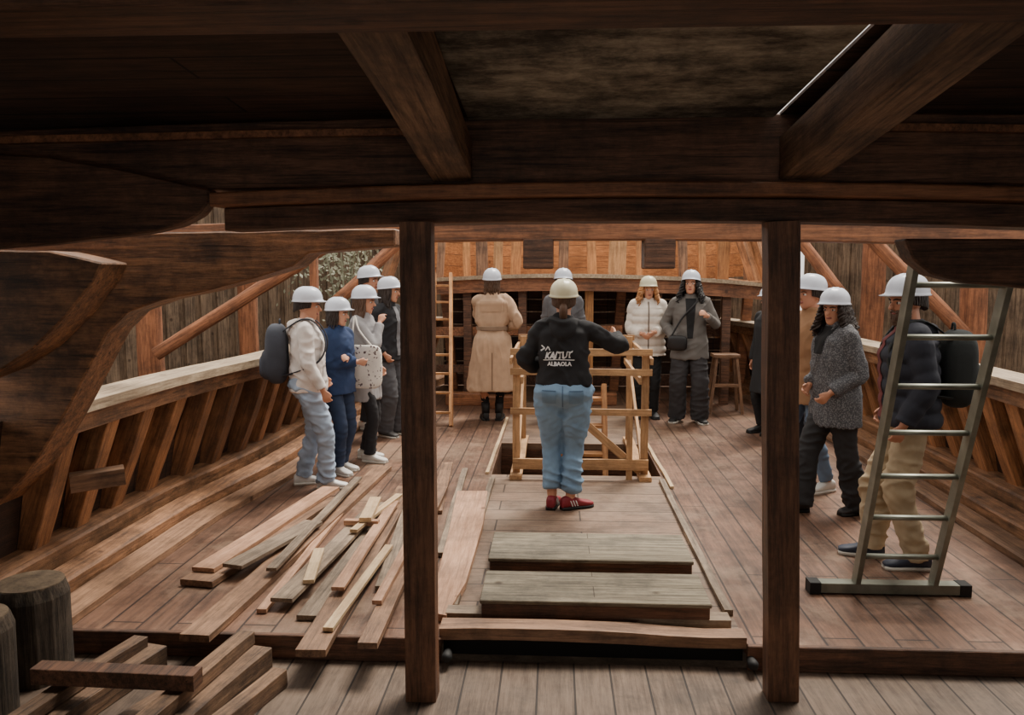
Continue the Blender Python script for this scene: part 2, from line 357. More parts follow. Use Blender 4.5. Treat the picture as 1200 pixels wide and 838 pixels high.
def person(fx,fy,top,face,label,upper=None,lower=None,shoe=None,hair=('dark','short'),lean=(0,0),wr=None,wl=None,pr=(.5,-.9,-.2),pl=(-.5,-.9,-.2),
           ar=(.09,0),al=(-.09,0),fr=-8,fl=8,head=(0,0),skin=0,helmet='helmet',vox=.0085,curl=.5,beard=None,wide=1.0,hips=1.0,htilt=0,er=None,el=None):
    g=G(fx,fy,0); Ht=W(fx,top,g.y).z; s=Ht/1.745
    root=empty('person',g,math.radians(face),label=label,category='person')
    LN=Vector((lean[0],lean[1],0))
    def LJ(v):
        v=Vector(v); return v+LN*max(0,v.z-.9)
    def fin(name,me,mat,par=root,**t):
        me.transform(Matrix.Scale(s,4)); return new_obj(name,me,mat,par,**t)
    def finb(name,bm,mat,par=root,**t):
        bmesh.ops.recalc_face_normals(bm,faces=bm.faces)
        me=bpy.data.meshes.new(name); bm.to_mesh(me); bm.free()
        for p in me.polygons: p.use_smooth=True
        return fin(name,me,mat,par,**t)
    wr=wr or (.225,.04,.86); wl=wl or (-.225,.04,.86)
    arms=[]
    for sg,wt,pole,ee_ in ((1,wr,pr,er),(-1,wl,pl,el)):
        S=LJ((sg*.162*wide,0,1.385))
        if ee_: E,Wt=Vector(ee_),Vector(wt)
        else: E,Wt=ik(S,Vector(wt),.285,.25,pole)
        arms.append((sg,S,E,Wt))
    legs=[]
    for sg,an,fyaw in ((1,ar,fr),(-1,al,fl)):
        Hp=Vector((sg*.085,0,.89)); K,A=ik(Hp,Vector((an[0],an[1],.085)),.425,.40,(sg*.12,1,0)); legs.append((sg,Hp,K,A,fyaw))
    HM=Matrix.Translation(LJ((0,.022,1.586)))@Matrix.Rotation(math.radians(head[0]),4,'Z')@Matrix.Rotation(math.radians(head[1]),4,'X')@Matrix.Rotation(math.radians(htilt),4,'Y')
    # --- body
    bm=bmesh.new()
    torso_rings(bm,BP,LN,sub=2,n=20)
    tube(bm,[LJ((0,-.01,1.40)),LJ((0,.0,1.47)),LJ((0,.012,1.55))],[.062,.054,.052],sub=2)
    hr=[(-.112,.058,.016,.018),(-.10,.046,.036,.036),(-.075,.027,.051,.060),(-.04,.010,.062,.080),(0,0,.070,.092),(.04,-.004,.074,.098),(.075,-.006,.066,.088),(.10,-.008,.045,.06),(.114,-.008,.018,.025)]
    rings=[]
    for z,cy,rx,ry in resample(hr,2):
        rings.append([HM@Vector((rx*math.cos(2*pi*k/20),cy+ry*math.sin(2*pi*k/20),z)) for k in range(20)])
    link_rings(bm,rings)
    tube(bm,[HM@Vector(p) for p in ((0,.085,.022),(0,.102,-.004),(0,.112,-.024))],[.008,.010,.014],n=8,sub=2)
    for sg in (1,-1): ellipsoid(bm,HM@Vector((sg*.074,-.008,-.01)),(.010,.018,.030),HM.to_3x3(),10)
    for sg in(1,-1): tube(bm,[HM@Vector((sg*.012,.092,.026)),HM@Vector((sg*.045,.080,.026))],[.008,.008],n=8,sub=2)
    for sg,S,E,Wt in arms:
        md=S.lerp(E,.5); m2=E.lerp(Wt,.35)
        tube(bm,[S,md,E,m2,Wt],[.05,.042,.036,.037,.025],sub=3)
        f=(Wt-E).normalized(); f=(f*.8+Vector((-sg*.1,0,-.25))).normalized() if f.z<.2 else f
        inward=Vector((-sg,0.15,0)); nrm=(inward-f*inward.dot(f)).normalized(); side=nrm.cross(f)*(1)
        if side.y<0 and abs(side.y)>.3: side=-side
        tube(bm,[Wt-f*.01,Wt+f*.03,Wt+f*.075],[(.021,.016),(.029,.015),(.034,.012)],n=12,sub=2,ref=side,cap='round')
        for o_,ln in ((.0275,.060),(.0093,.068),(-.0093,.064),(-.0275,.050)):
            p=Wt+f*.075+side*o_; d=(f+side*o_*2.0).normalized(); pts=[p-d*.012,p]
            for j in range(3):
                c=curl*(j+.6); dd=(d*math.cos(c)+nrm*math.sin(c)); p=p+dd*ln/3; pts.append(p)
            tube(bm,pts,[.0088,.0088,.0083,.0078,.007],n=8,sub=2)
        p=Wt+f*.025+side*.022; d=(f*.8+side*.5+nrm*.3).normalized()
        tube(bm,[p,p+d*.026,p+d*.026+(d+f*.6).normalized()*.026],[.011,.010,.0085],n=8,sub=2)
    for sg,Hp,K,A,fy_ in legs:
        tube(bm,[Hp,Hp.lerp(K,.5),K,K.lerp(A,.3),A],[.082,.072,.052,.054,.036],sub=3)
        fd=Matrix.Rotation(math.radians(fy_),3,'Z')@Vector((0,1,0))
        tube(bm,[A-Vector((0,0,.04))-fd*.04,A-Vector((0,0,.045))+fd*.05,A-Vector((0,0,.06))+fd*.12],[.03,.032,.022],sub=2)
    body=fin('body',remesh(bm,vox,1,.4),SKIN[skin])
    # --- face
    for sg in (1,-1):
        bm=bmesh.new(); ellipsoid(bm,HM@Vector((sg*.030,.0785,.004)),(.015,.0125,.009),HM.to_3x3(),10); e=finb('eye',bm,M['eye'])
        bm=bmesh.new(); ellipsoid(bm,HM@Vector((sg*.030,.0875,.004)),(.0072,.005,.0075),HM.to_3x3(),8); finb('iris',bm,M['iris'],par=e)
        bm=bmesh.new(); tube(bm,[HM@Vector((sg*.014,.100,.022)),HM@Vector((sg*.032,.095,.027)),HM@Vector((sg*.050,.079,.022))],[.004,.005,.003],n=6,sub=2); finb('eyebrow',bm,HAIR[hair[0]])
    bm=bmesh.new(); ellipsoid(bm,HM@Vector((0,.089,-.058)),(.024,.009,.008),HM.to_3x3(),10); finb('mouth',bm,M['lip'])
    # --- hair
    hm=HAIR[hair[0]]; st=hair[1]; bm=bmesh.new(); rnd=random.Random(int(fx*7+fy))
    L={'short':.05,'bob':.17,'long':.27,'curly':.24,'tied':.05}[st]
    nl={'short':44,'bob':56,'long':64,'curly':84,'tied':50}[st]
    for lay in range(2 if st!='curly' else 3):
        for k in range(nl):
            a=2*pi*(k+.5*lay)/nl; da=abs((a+pi)%(2*pi)-pi)
            fr_=math.radians(62 if st!='curly' else 54)
            if da<fr_: continue
            ll=L*(.85+.3*rnd.random())*(1 if lay==0 else .8)
            if st in('short','tied'): ll=.06+.055*max(0,(da-1.2)/1.9)
            pts=[];rd=[]; ph=rnd.random()*6.28; n_=7 if st!='curly' else 10; top_z=.055
            amp={'short':.001,'tied':.001,'bob':.004,'long':.006,'curly':.020}[st]
            for j in range(n_):
                t=j/(n_-1); z=top_z-ll*t
                if z>-.06: rx,ry=.079,.103
                else:
                    u=min(1,(-.06-z)/.12); rx=.079+(.02 if st!='curly' else .05)*u; ry=.103-.012*u+(.02 if st=='curly' else 0)*u
                if st=='curly':
                    bb=max(0,min(1,(.03-z)/.08)); rx+=.018*bb; ry+=.014*bb
                rr=1+.06*lay
                w=amp*math.sin(ph+t*(9 if st!='curly' else 20))*min(1,t*3); w2=amp*math.cos(ph+t*(8 if st!='curly' else 19))*min(1,t*3)
                pts.append(HM@Vector((rx*rr*math.sin(a)+w,ry*rr*math.cos(a)-.006+w2,z))); rd.append((.0105 if st!='curly' else .013)*(1-.45*t)*(1 if t>0 else .8))
            tube(bm,pts,rd,n=6,sub=2)
    ellipsoid(bm,HM@Vector((0,-.012,.03)),(.078,.098,.075),HM.to_3x3(),16)
    if st=='tied':
        tube(bm,[HM@Vector(p) for p in ((0,-.09,-.02),(0,-.125,-.05),(0,-.115,-.12),(0,-.10,-.17))],[.02,.03,.028,.01],n=10,sub=3)
    finb('hair',bm,hm)
    if beard:
        bm=bmesh.new()
        for k in range(26):
            a=math.radians(-78+156*k/25)
            for j in range(3):
                z0=-.045-.018*j; rx,ry=.064-.004*j,.084-.004*j
                p0=HM@Vector((rx*math.sin(a),.008+ry*math.cos(a),z0)); p1=HM@Vector((rx*math.sin(a)*.86,.022+ry*math.cos(a)*.95,z0-.045))
                if abs(a)<.38 and j==0: continue
                tube(bm,[p0,p1],[.008,.005],n=6,sub=2)
        tube(bm,[HM@Vector((-.028,.092,-.052)),HM@Vector((0,.101,-.043)),HM@Vector((.028,.092,-.052))],[.005,.006,.005],n=6,sub=3)
        finb('beard',bm,HAIR[beard])
    # --- helmet
    bm=bmesh.new(); HT=HM@Matrix.Translation((0,-.004,.046))@Matrix.Rotation(math.radians(5),4,'X'); rings=[]; n=32
    def hr_(a,rx,ry,z,vis=0):
        x=math.sin(a)*rx; y=math.cos(a)*ry
        if vis and math.cos(a)>.2: y+=vis*((math.cos(a)-.2)/.8)
        return (x,y,z)
    spec=[(.090,.114,.012,0),(.096,.120,-.004,0),(.111,.134,-.010,.034),(.114,.138,-.005,.037),(.106,.129,.002,.010),(.105,.128,.014,0)]
    for rx,ry,z,v in spec: rings.append([HT@Vector(hr_(2*pi*k/n,rx,ry,z,v)) for k in range(n)])
    for j in range(1,9):
        t=j/9*pi/2
        ring=[]
        for k in range(n):
            a=2*pi*k/n; x,y,z=hr_(a,.105*math.cos(t)**.8,.128*math.cos(t)**.8,.014+.105*math.sin(t))
            rd=.006*math.exp(-(x/.012)**2)+.004*math.exp(-((abs(x)-.04)/.010)**2)
            ring.append(HT@Vector((x,y,z+rd*min(1,j/3))))
        rings.append(ring)
    link_rings(bm,rings); finb('hard_hat',bm,M[helmet])
    # --- trousers
    lo=dict(col=(60,70,90),th=.088,kn=.064,hm=.056,hem=.10,fold=.012); lo.update(lower or {})
    bm=bmesh.new()
    torso_rings(bm,[(.80,-.0,.12*hips,.10),(.86,-.012,.172*hips,.130*hips),(.93,-.024,.184*hips,.143*hips),(1.0,-.008,.165,.122),(1.05,0,.142,.108)],LN,sub=3)
    for sg,Hp,K,A,fy_ in legs:
        e=A.lerp(K,max(0,(lo['hem']-.085)/.4)); 
        if lo['hem']<.085: e=A+Vector((0,0,lo['hem']-.085))
        up=Hp+Vector((sg*.085*(hips-1),-.008,.0))
        tube(bm,[up,up.lerp(K,.35),K,K.lerp(e,.45),K.lerp(e,.85),e],[lo['th']*1.04*(.4+.6*hips),lo['th']*(.5+.5*hips),lo['kn'],(lo['kn']+lo['hm'])/2,lo['hm'],lo['hm']],sub=4,n=18,cap='flat')
    me=remesh(bm,.0105,2); folds(me,lo['fold'],7,15,fx); trous=fin('trousers',me,lo.get('mat') or CL(lo['col'],scale=140))
    tb=BVHTree.FromPolygons([v.co.copy() for v in me.vertices],[tuple(p.vertices) for p in me.polygons])
    # --- upper garment
    up=dict(col=(60,60,60),bot=.9,ease=.018,flare=.06,sl=1.0,q=0,fold=.014,straight=.5,hood=False,collar=True,belt=None,speck=None,pitch=.075,sleeve=.013,fz=10,ffx=6); up.update(upper or {})
    bm=bmesh.new(); prof=[]; z=up['bot']; ee=up['ease']; st_=up['straight']
    zs=[z]
    while zs[-1]<1.36: zs.append(min(1.36,zs[-1]+.06))
    for zz in zs:
        cy,rx,ry=bp_at(max(zz,.93)); hx,hy=.165,.118
        if zz<1.3: rx=rx+(max(rx,hx)-rx)*st_; ry=ry+(max(ry,hy)-ry)*st_
        fl_=up['flare']*max(0,1.05-zz)
        k=(1+(hips-1)*.5) if zz<1.05 else 1
        if up['belt'] and abs(zz-up['belt'])<.05: rx*=.86; ry*=.88
        prof.append((zz,cy,rx*k+ee+fl_,ry+ee+fl_*.7))
    b0=prof[0]; prof=[(b0[0]+.05,b0[1],b0[2]*.82,b0[3]*.8),(b0[0]+.002,b0[1],b0[2]*.95,b0[3]*.94)]+prof
    prof+=[(1.41,-.003,.135,.09),(1.435,-.004,.098,.082)]
    if up['collar']: prof+=[(1.455,-.002,.078,.074),(1.485,.002,.072,.07)]
    torso_rings(bm,prof,LN,q=up['q'],pitch=up['pitch'],sub=3 if not up['q'] else 7)
    for sg,S,E,Wt in arms:
        I=LJ((sg*.09,-.003,1.385)); md=S.lerp(E,.5); m2=E.lerp(Wt,.5); e=up['sleeve']*up['sl']; end=Wt+(E-Wt).normalized()*.012
        tube(bm,[I,S,md,E,m2,end],[.06+e*.3,.05+e,.044+e,.040+e,.034+e,.029+e],sub=4 if not up['q'] else 12,n=16,cap='flat',q=up['q'],pitch=up['pitch'])
    if up['hood']:
        tube(bm,[LJ((.085,.045,1.43)),LJ((.10,-.03,1.44)),LJ((.065,-.085,1.43)),LJ((0,-.11,1.415)),LJ((-.065,-.085,1.43)),LJ((-.10,-.03,1.44)),LJ((-.085,.045,1.43))],[.02,.028,.036,.044,.036,.028,.02],sub=3)
        tube(bm,[LJ((0,-.10,1.42)),LJ((0,-.125,1.36)),LJ((0,-.115,1.31))],[(.11,.036),(.09,.036),(.03,.018)],sub=3,ref=(1,0,0))
    me=remesh(bm,.0098,1 if up['q'] else 2); folds(me,up['fold'],up['ffx'],up['fz'],fx+5)
    cm=CL(up['col'],speck=up['speck'],scale=110) if up['speck'] else CL(up['col'])
    jac=fin(up.get('name','jacket'),me,cm)
    bvh=BVHTree.FromPolygons([v.co.copy() for v in me.vertices],[tuple(p.vertices) for p in me.polygons])
    def project(x,z,side,offs=.004,tree=None):
        sgn=1 if side=='front' else -1
        o,nrm,i,d=(tree or bvh).ray_cast(Vector((x*s,sgn*.8,z*s)),Vector((0,-sgn,0)))
        if o is None: o=Vector((x*s,sgn*.1*s,z*s))
        return o+Vector((0,sgn*offs,0))
    def strip(name,fn,z0,z1,side,mat,nx=6,nz=26,offs=.005,par=jac,tree=None,**t):
        bm=bmesh.new(); g_=[]
        for j in range(nz+1):
            z=z0+(z1-z0)*j/nz; a,b=fn(j/nz)
            g_.append([bm.verts.new(project(a+(b-a)*i/nx,z,side,offs,tree)) for i in range(nx+1)])
        for j in range(nz):
            for i in range(nx): bm.faces.new((g_[j][i],g_[j][i+1],g_[j+1][i+1],g_[j+1][i]))
        me=bpy.data.meshes.new(name); bm.to_mesh(me); bm.free()
        for p in me.polygons: p.use_smooth=True
        return new_obj(name,me,mat,par,**t)
    if up['belt']:
        bm=bmesh.new(); n=40
        rg=[]
        for zz,of in ((-.024,.001),(-.020,.012),(.020,.012),(.024,.001)):
            rr=[]
            for k in range(n):
                a=2*pi*k/n; d=Vector((math.cos(a),math.sin(a),0)); o=Vector((0,0,(up['belt']+zz)*s))+Vector((d.x*.156,d.y*.126,0))*s
                rr.append(o+d*(of+.016))
            rg.append(rr)
        link_rings(bm,rg,False); mb=bpy.data.meshes.new('belt'); bm.to_mesh(mb); bm.free()
        new_obj('belt',mb,CL(tuple(int(c*.72) for c in up['col'])),jac)
    # --- shoes
    sh=dict(col=(220,218,212),sole=True,boot=False,stripe=None); sh.update(shoe or {})
    for sg,Hp,K,A,fy_ in legs:
        MT=Matrix.Translation((A.x,A.y,0))@Matrix.Rotation(math.radians(fy_),4,'Z')
        pr_=[(-.078,.020,.05),(-.070,.033,.088),(-.03,.038,.105),(.02,.039,.10),(.065,.042,.078),(.12,.047,.060),(.165,.043,.050),(.190,.026,.040)]
        bm=bmesh.new(); rings=[]
        for y,hw,h in resample(pr_,3):
            ring=[]
            for k in range(16):
                a=2*pi*k/16; c,sn=math.cos(a),math.sin(a)
                ring.append(MT@Vector((hw*math.copysign(abs(c)**.7,c),y,.012+(h-.012)*(.5+.5*math.copysign(abs(sn)**.7,sn)))))
            rings.append(ring)
        link_rings(bm,rings)
        if sh['boot']: tube(bm,[MT@Vector((0,-.02,.08)),MT@Vector((0,-.015,.2))],[.045,.05],sub=2,cap='flat')
        so=finb('boot' if sh['boot'] else 'shoe',bm,CL(sh['col'],rough=.6))
        bm=bmesh.new(); rings=[]
        for y,hw,h in resample(pr_,3):
            hw+=.004; rings.append([MT@Vector(p) for p in ((-hw,y,0),(hw,y,0),(hw,y,.022),(-hw,y,.022))])
        link_rings(bm,rings); finb('sole',bm,M['sole'] if sh['sole'] else M['rubber'],par=so)
        if sh['stripe']:
            for yy in (.0,.022,.044):
                for sd in (1,-1):
                    bm=bmesh.new(); tube(bm,[MT@Vector((sd*.042,yy,.03)),MT@Vector((sd*.040,yy-.015,.07))],[(.004,.004)]*2,n=6,sub=2); finb('stripe',bm,M['print'],par=so)
    return dict(root=root,s=s,jac=jac,project=project,strip=strip,LJ=LJ,fin=finb,arms=arms,g=g,face=face,label=label,trous=trous,ttree=tb)
def worn(name,P,base,label,cat):
    s=P['s']; rz=math.radians(P['face']); b=Vector(base)*s
    loc=P['g']+Matrix.Rotation(rz,3,'Z')@b
    e=empty(name,loc,rz,label=label,category=cat)
    def add(nm,bm,mat,vox=None,**t):
        for v in bm.verts: v.co=(v.co-Vector(base))*s
        if vox: me=remesh(bm,vox,2)
        else:
            bmesh.ops.recalc_face_normals(bm,faces=bm.faces)
            me=bpy.data.meshes.new(nm); bm.to_mesh(me); bm.free()
            for p in me.polygons: p.use_smooth=True
        return new_obj(nm,me,mat,e,**t)
    return e,add
def softbox(bm,c,r,ex=4,n=20,m=12):
    rings=[]
    for j in range(m+1):
        v=-pi/2+pi*(j+.001)/(m+.002); cv,sv=math.cos(v),math.sin(v); cc=abs(cv)**(2/ex); sz=math.copysign(abs(sv)**(2/ex),sv)
        rings.append([Vector(c)+Vector((r[0]*cc*math.copysign(abs(math.cos(2*pi*k/n))**(2/ex),math.cos(2*pi*k/n)),r[1]*cc*math.copysign(abs(math.sin(2*pi*k/n))**(2/ex),math.sin(2*pi*k/n)),r[2]*sz)) for k in range(n)])
    link_rings(bm,rings)
def backpack(P,col,label,w=.15,h=.23,zc=1.20,y0=-.235):
    LJ=P['LJ']
    e,add=worn('backpack',P,(0,y0,zc-h),label,'backpack')
    bm=bmesh.new(); softbox(bm,(0,y0,zc),(w,.095,h),3.2); softbox(bm,(0,y0-.08,zc-h*.35),(w*.8,.05,h*.5),3.2); add('pack_body',bm,CL(col),.012)
    bm=bmesh.new(); softbox(bm,(0,y0-.115,zc-h*.4),(w*.7,.03,h*.36),3); add('pocket',bm,CL(tuple(int(c*1.2) for c in col)))
    for sg in (1,-1):
        bm=bmesh.new()
        tube(bm,[(sg*.09,y0+.06,zc+h*.75),(sg*.10,-.05,1.475),(sg*.105,.06,1.455),(sg*.115,.145,1.32),(sg*.14,.135,1.18),(sg*.19,.03,1.08),(sg*.14,y0+.06,zc-h*.7)],[(.022,.006)]*7,n=8,sub=4,ref=(1,0,0)); add('strap',bm,CL(tuple(int(c*.8) for c in col)))
    bm=bmesh.new(); tube(bm,[(-.03,y0+.03,zc+h*.95),(-.02,y0+.03,zc+h+.03),(.02,y0+.03,zc+h+.03),(.03,y0+.03,zc+h*.95)],[.007]*4,n=6,sub=4); add('handle',bm,CL(tuple(int(c*.8) for c in col)))
    return e
NV=.007
P1=person(366,570,337,-78,'person in white hoodie, faded jeans and white hard hat',
  upper=dict(name='hoodie',col=(226,218,212),bot=.86,hood=True,straight=.8,ease=.026,flare=.0,fold=.026,sleeve=.018),lower=dict(col=(160,178,200),th=.098,kn=.080,hm=.070,hem=.07,fold=.030),
  shoe=dict(col=(226,224,220)),hair=('dark','short'),wr=(.235,.13,.885),wl=(-.17,.10,.95),ar=(.09,.13),al=(-.09,-.09),head=(-6,-6),skin=0,vox=NV,lean=(0,-.03))
backpack(P1,(62,66,76),'dark gray school backpack on the white hooded sweatshirt',w=.17,h=.26,y0=-.265,zc=1.18)
P2=person(398,553,349,-116,'person in navy jacket, dark jeans and white hard hat, arms folded',
  upper=dict(col=(40,60,98),bot=.80,straight=.7),lower=dict(col=(44,58,84),hem=.09,hm=.062),hair=('dark','bob'),wr=(-.05,.20,1.12),wl=(.05,.17,1.16),pr=(.5,-.3,-1),pl=(-.5,-.3,-1),head=(14,-4),skin=2,lean=(.02,.02),ar=(.08,.05),al=(-.08,-.04))
P3=person(428,539,335,-98,'person in light gray coat and white hard hat, hand at chin',
  upper=dict(name='coat',col=(152,150,152),bot=.62,straight=.8,flare=.06,fz=4,ffx=9),lower=dict(col=(38,38,42),hem=.09),hair=('brown','long'),wr=(.03,.19,1.38),wl=(-.19,.10,.93),pr=(.4,.3,-1),ar=(.08,.08),al=(-.08,-.03),head=(0,-4),skin=0)
P4=person(457,510,325,-116,'person in black jacket, charcoal trousers and white hard hat',
  upper=dict(col=(34,34,38),bot=.84,straight=.7),lower=dict(col=(78,78,82),th=.098,kn=.085,hm=.085,hem=.05),shoe=dict(col=(60,58,56)),hair=('dark','long'),head=(20,0),skin=0,wr=(.19,.09,.93))
P5=person(434,502,312,-120,'person in dark jacket and white hard hat standing behind others',
  upper=dict(col=(52,50,54)),lower=dict(col=(50,52,58)),hair=('dark','short'),head=(10,0),skin=1,vox=.01)
P6=person(577,492,315,4,'person in belted beige trench coat, black boots and white hard hat',
  upper=dict(name='trench_coat',col=(186,154,126),bot=.36,straight=.5,flare=.13,belt=1.07,ease=.03,fold=.022,sleeve=.018,fz=2.5,ffx=11),lower=dict(col=(26,26,28),th=.085,kn=.055,hm=.045,hem=.12),
  shoe=dict(col=(22,22,24),sole=False,boot=True),hair=('brown','bob'),wl=(-.06,.18,1.42),wr=(.17,.14,1.06),pr=(.8,-.9,-.3),pl=(-.4,.2,-1),ar=(.08,0),al=(-.08,0),skin=0)
P7=person(659,489,315,176,'person in gray jacket and white hard hat behind guard frame',
  upper=dict(col=(92,92,96)),lower=dict(col=(40,40,46)),hair=('dark','short'),skin=0,vox=.01)
P8=person(659,596,328,-2,'person in black printed hoodie, blue jeans and cream hard hat',
  upper=dict(name='hoodie',col=(32,32,35),bot=.965,hood=True,straight=.6,ease=.026,flare=.0,fold=.026,sleeve=.018),
  lower=dict(col=(124,154,182),th=.102,kn=.078,hm=.068,hem=.15,fold=.028),shoe=dict(col=(136,36,48),sole=False,stripe=True),hair=('brown','tied'),
  er=(.425,.06,1.25),wr=(.40,.29,1.31),wl=(-.12,.20,1.08),pl=(-.9,-.6,-.3),ar=(.06,.0),al=(-.08,.02),fr=-62,fl=-8,helmet='helmetc',skin=0,vox=NV,hips=1.2,curl=.2)
P9=person(757,489,324,178,'person in white quilted puffer jacket, blonde curls and cream hard hat',
  upper=dict(name='puffer_jacket',col=(224,214,202),bot=.78,q=.14,straight=.9,ease=.038,flare=.03,sleeve=.028,fold=.005,pitch=.09),lower=dict(col=(24,24,26),th=.088,kn=.06,hm=.055),
  shoe=dict(col=(30,30,32),sole=False),hair=('blonde','curly'),wr=(.09,.23,1.06),wl=(-.07,.24,1.08),pr=(.5,-.5,-.9),pl=(-.5,-.5,-.9),head=(6,-4),helmet='helmetc',skin=0)
P10=person(806,494,317,172,'person in gray blazer, wide charcoal trousers and white hard hat',
  upper=dict(name='blazer',col=(104,100,96),bot=.74,straight=.7,flare=.07,ease=.026,sleeve=.016),lower=dict(col=(52,50,52),th=.10,kn=.095,hm=.10,hem=.05,fold=.016),
  shoe=dict(col=(30,28,28),sole=True),hair=('black','curly'),wl=(-.18,.22,1.24),wr=(.19,.12,.98),pr=(.7,-.8,-.4),pl=(-.6,-.2,-1),ar=(.13,0),al=(-.13,.04),fr=-18,fl=18,head=(-8,4),wide=1.0,skin=0)
P11=person(898,508,336,120,'person in long dark coat standing beside a timber post',
  upper=dict(name='coat',col=(36,36,38),bot=.5,straight=.8,flare=.08,fz=3,ffx=9),lower=dict(col=(28,28,30)),shoe=dict(col=(26,26,28),sole=False,boot=True),hair=('brown','short'),skin=1,vox=.01)
P12=person(944,574,322,110,'person in tan jacket, blue jeans and white hard hat',
  upper=dict(col=(150,112,80),bot=.72,straight=.8),lower=dict(col=(104,124,148)),hair=('dark','short'),skin=1,vox=.01,al=(-.1,-.12),ar=(.1,0.1))
P13=person(973,600,338,104,'person in speckled gray coat, flared trousers and white hard hat',
  upper=dict(name='coat',col=(74,74,78),speck=(120,120,122),bot=.70,straight=.8,flare=.05,ease=.03,sleeve=.022,fold=.018,fz=6,ffx=8),lower=dict(col=(44,44,46),th=.10,kn=.082,hm=.10,hem=.045,fold=.018),
  shoe=dict(col=(46,42,42),sole=False),hair=('dark','curly'),wr=(.11,.15,1.00),wl=(-.16,.14,.97),pr=(.3,-1,-.3),pl=(-.3,-1,-.2),ar=(.06,.24),al=(-.08,-.20),head=(30,-4),skin=0,vox=NV,lean=(0,.02))
P15=person(950,550,341,110,'person in dark jacket and white hard hat among the group',
  upper=dict(col=(56,52,52)),lower=dict(col=(44,48,58)),hair=('dark','short'),skin=1,vox=.01)
P14=person(1055,660,322,80,'bearded person in black puffer jacket, khaki trousers and white hard hat',
  upper=dict(name='puffer_jacket',col=(42,44,54),bot=.86,q=.13,straight=.95,ease=.038,flare=0,sleeve=.028,fold=.005,pitch=.095,hood=True),lower=dict(col=(178,158,128),th=.096,kn=.080,hm=.073,hem=.06,fold=.028),
  shoe=dict(col=(44,50,66)),hair=('dark','short'),beard='brown',wr=(.19,.08,.93),wl=(-.21,.07,.885),pl=(-.3,-1,-.1),ar=(.09,.15),al=(-.09,-.07),head=(24,-6),skin=1,vox=NV,lean=(0,.02))
backpack(P14,(40,44,44),'dark olive backpack on the black puffer jacket',y0=-.25)
# details on garments
P14['strip']('shirt',lambda t:(-.045+.01*t,.045-.01*t),.90,1.44,'front',CL((104,44,44)),par=P14['jac'])
P10['strip']('shirt',lambda t:(-.03-.03*t,.03+.03*t),.98,1.43,'front',CL((26,26,28)),par=P10['jac'])
P9['strip']('zipper',lambda t:(-.008,.008),.80,1.44,'front',CL((120,110,100)),nx=2,par=P9['jac'])
P4['strip']('shirt',lambda t:(-.03,.03),.9,1.43,'front',CL((120,120,124)),par=P4['jac'])
P13['strip']('scarf',lambda t:(-.05-.03*t,.05+.03*t),1.25,1.46,'front',CL((22,22,24)),par=P13['jac'])
P1['strip']('pocket_pouch',lambda t:(-.13+.05*t,.13-.05*t),.93,1.08,'front',CL((210,204,200)),par=P1['jac'])
P6['strip']('back_yoke',lambda t:(-.14,.14),1.26,1.38,'back',CL((172,140,112)),par=P6['jac'],offs=.008)
P6['strip']('back_vent',lambda t:(-.005,.005),.38,.80,'back',CL((120,94,74)),nx=2,par=P6['jac'],offs=.006)
for sg in (1,-1):
    P8['strip']('back_pocket',lambda t:(sg*.10-.052-.004*t,sg*.10+.052+.004*t),.835,.94,'back',CL((110,140,168)),nz=8,offs=.006,par=P8['trous'],tree=P8['ttree'])
    P8['strip']('pocket_stitch',lambda t:(sg*.10-.05,sg*.10+.05),.932,.939,'back',CL((74,98,124)),nz=2,offs=.009,par=P8['trous'],tree=P8['ttree'])
P8['strip']('seam',lambda t:(-.004,.004),.79,.97,'back',CL((82,108,136)),nx=1,nz=10,offs=.004,par=P8['trous'],tree=P8['ttree'])
def text_on(P,txt,size,x,z,mat,side='back',rot=0,shear=0,jit=0,off=.0012,sx=1):
    cu=bpy.data.curves.new('t','FONT'); cu.body=txt; cu.size=size; cu.align_x='CENTER'; cu.resolution_u=2; cu.offset=off; cu.shear=shear
    o=bpy.data.objects.new('t',cu); COL.objects.link(o); dg=bpy.context.evaluated_depsgraph_get()
    me=bpy.data.meshes.new_from_object(o.evaluated_get(dg)); bpy.data.objects.remove(o)
    bm=bmesh.new(); bm.from_mesh(me); bmesh.ops.triangulate(bm,faces=bm.faces); bmesh.ops.subdivide_edges(bm,edges=bm.edges,cuts=1)
    for v in bm.verts:
        a=v.co.x*math.cos(rot)*sx-v.co.y*math.sin(rot); b=v.co.x*math.sin(rot)+v.co.y*math.cos(rot)
        if jit: a+=noise.noise(Vector((a*40,b*40,3)))*jit; b+=noise.noise(Vector((a*40,b*40,8)))*jit
        v.co=P['project'](x+a,z+b,side,.008)
    bm.to_mesh(me); bm.free(); return new_obj('back_print',me,mat,P['jac'])
PX=-.035
text_on(P8,'ALBAOLA',.040,PX+.01,1.118,M['print'],jit=.002,sx=1.0,off=.0018)
text_on(P8,'KAITUT',.068,PX,1.172,M['print'],rot=.05,shear=.3,jit=.012,off=.003,sx=.84)
def stroke_on(P,pts,w):
    bm=bmesh.new()
    for a,b in zip(pts,pts[1:]):
        a=Vector(a);b=Vector(b);d=(b-a).normalized();nn_=Vector((-d.y,d.x))*w/2;g_=[]
        for k in range(7):
            p=a.lerp(b,k/6); g_.append([bm.verts.new(P['project'](p.x+nn_.x,p.y+nn_.y,'back',.008)),bm.verts.new(P['project'](p.x-nn_.x,p.y-nn_.y,'back',.008))])
        for k in range(6): bm.faces.new((g_[k][0],g_[k][1],g_[k+1][1],g_[k+1][0]))
    me=bpy.data.meshes.new('print'); bm.to_mesh(me); bm.free(); new_obj('back_print',me,M['print'],P['jac'])
stroke_on(P8,[(PX-.11,1.158),(PX-.02,1.163),(PX+.12,1.160)],.006)
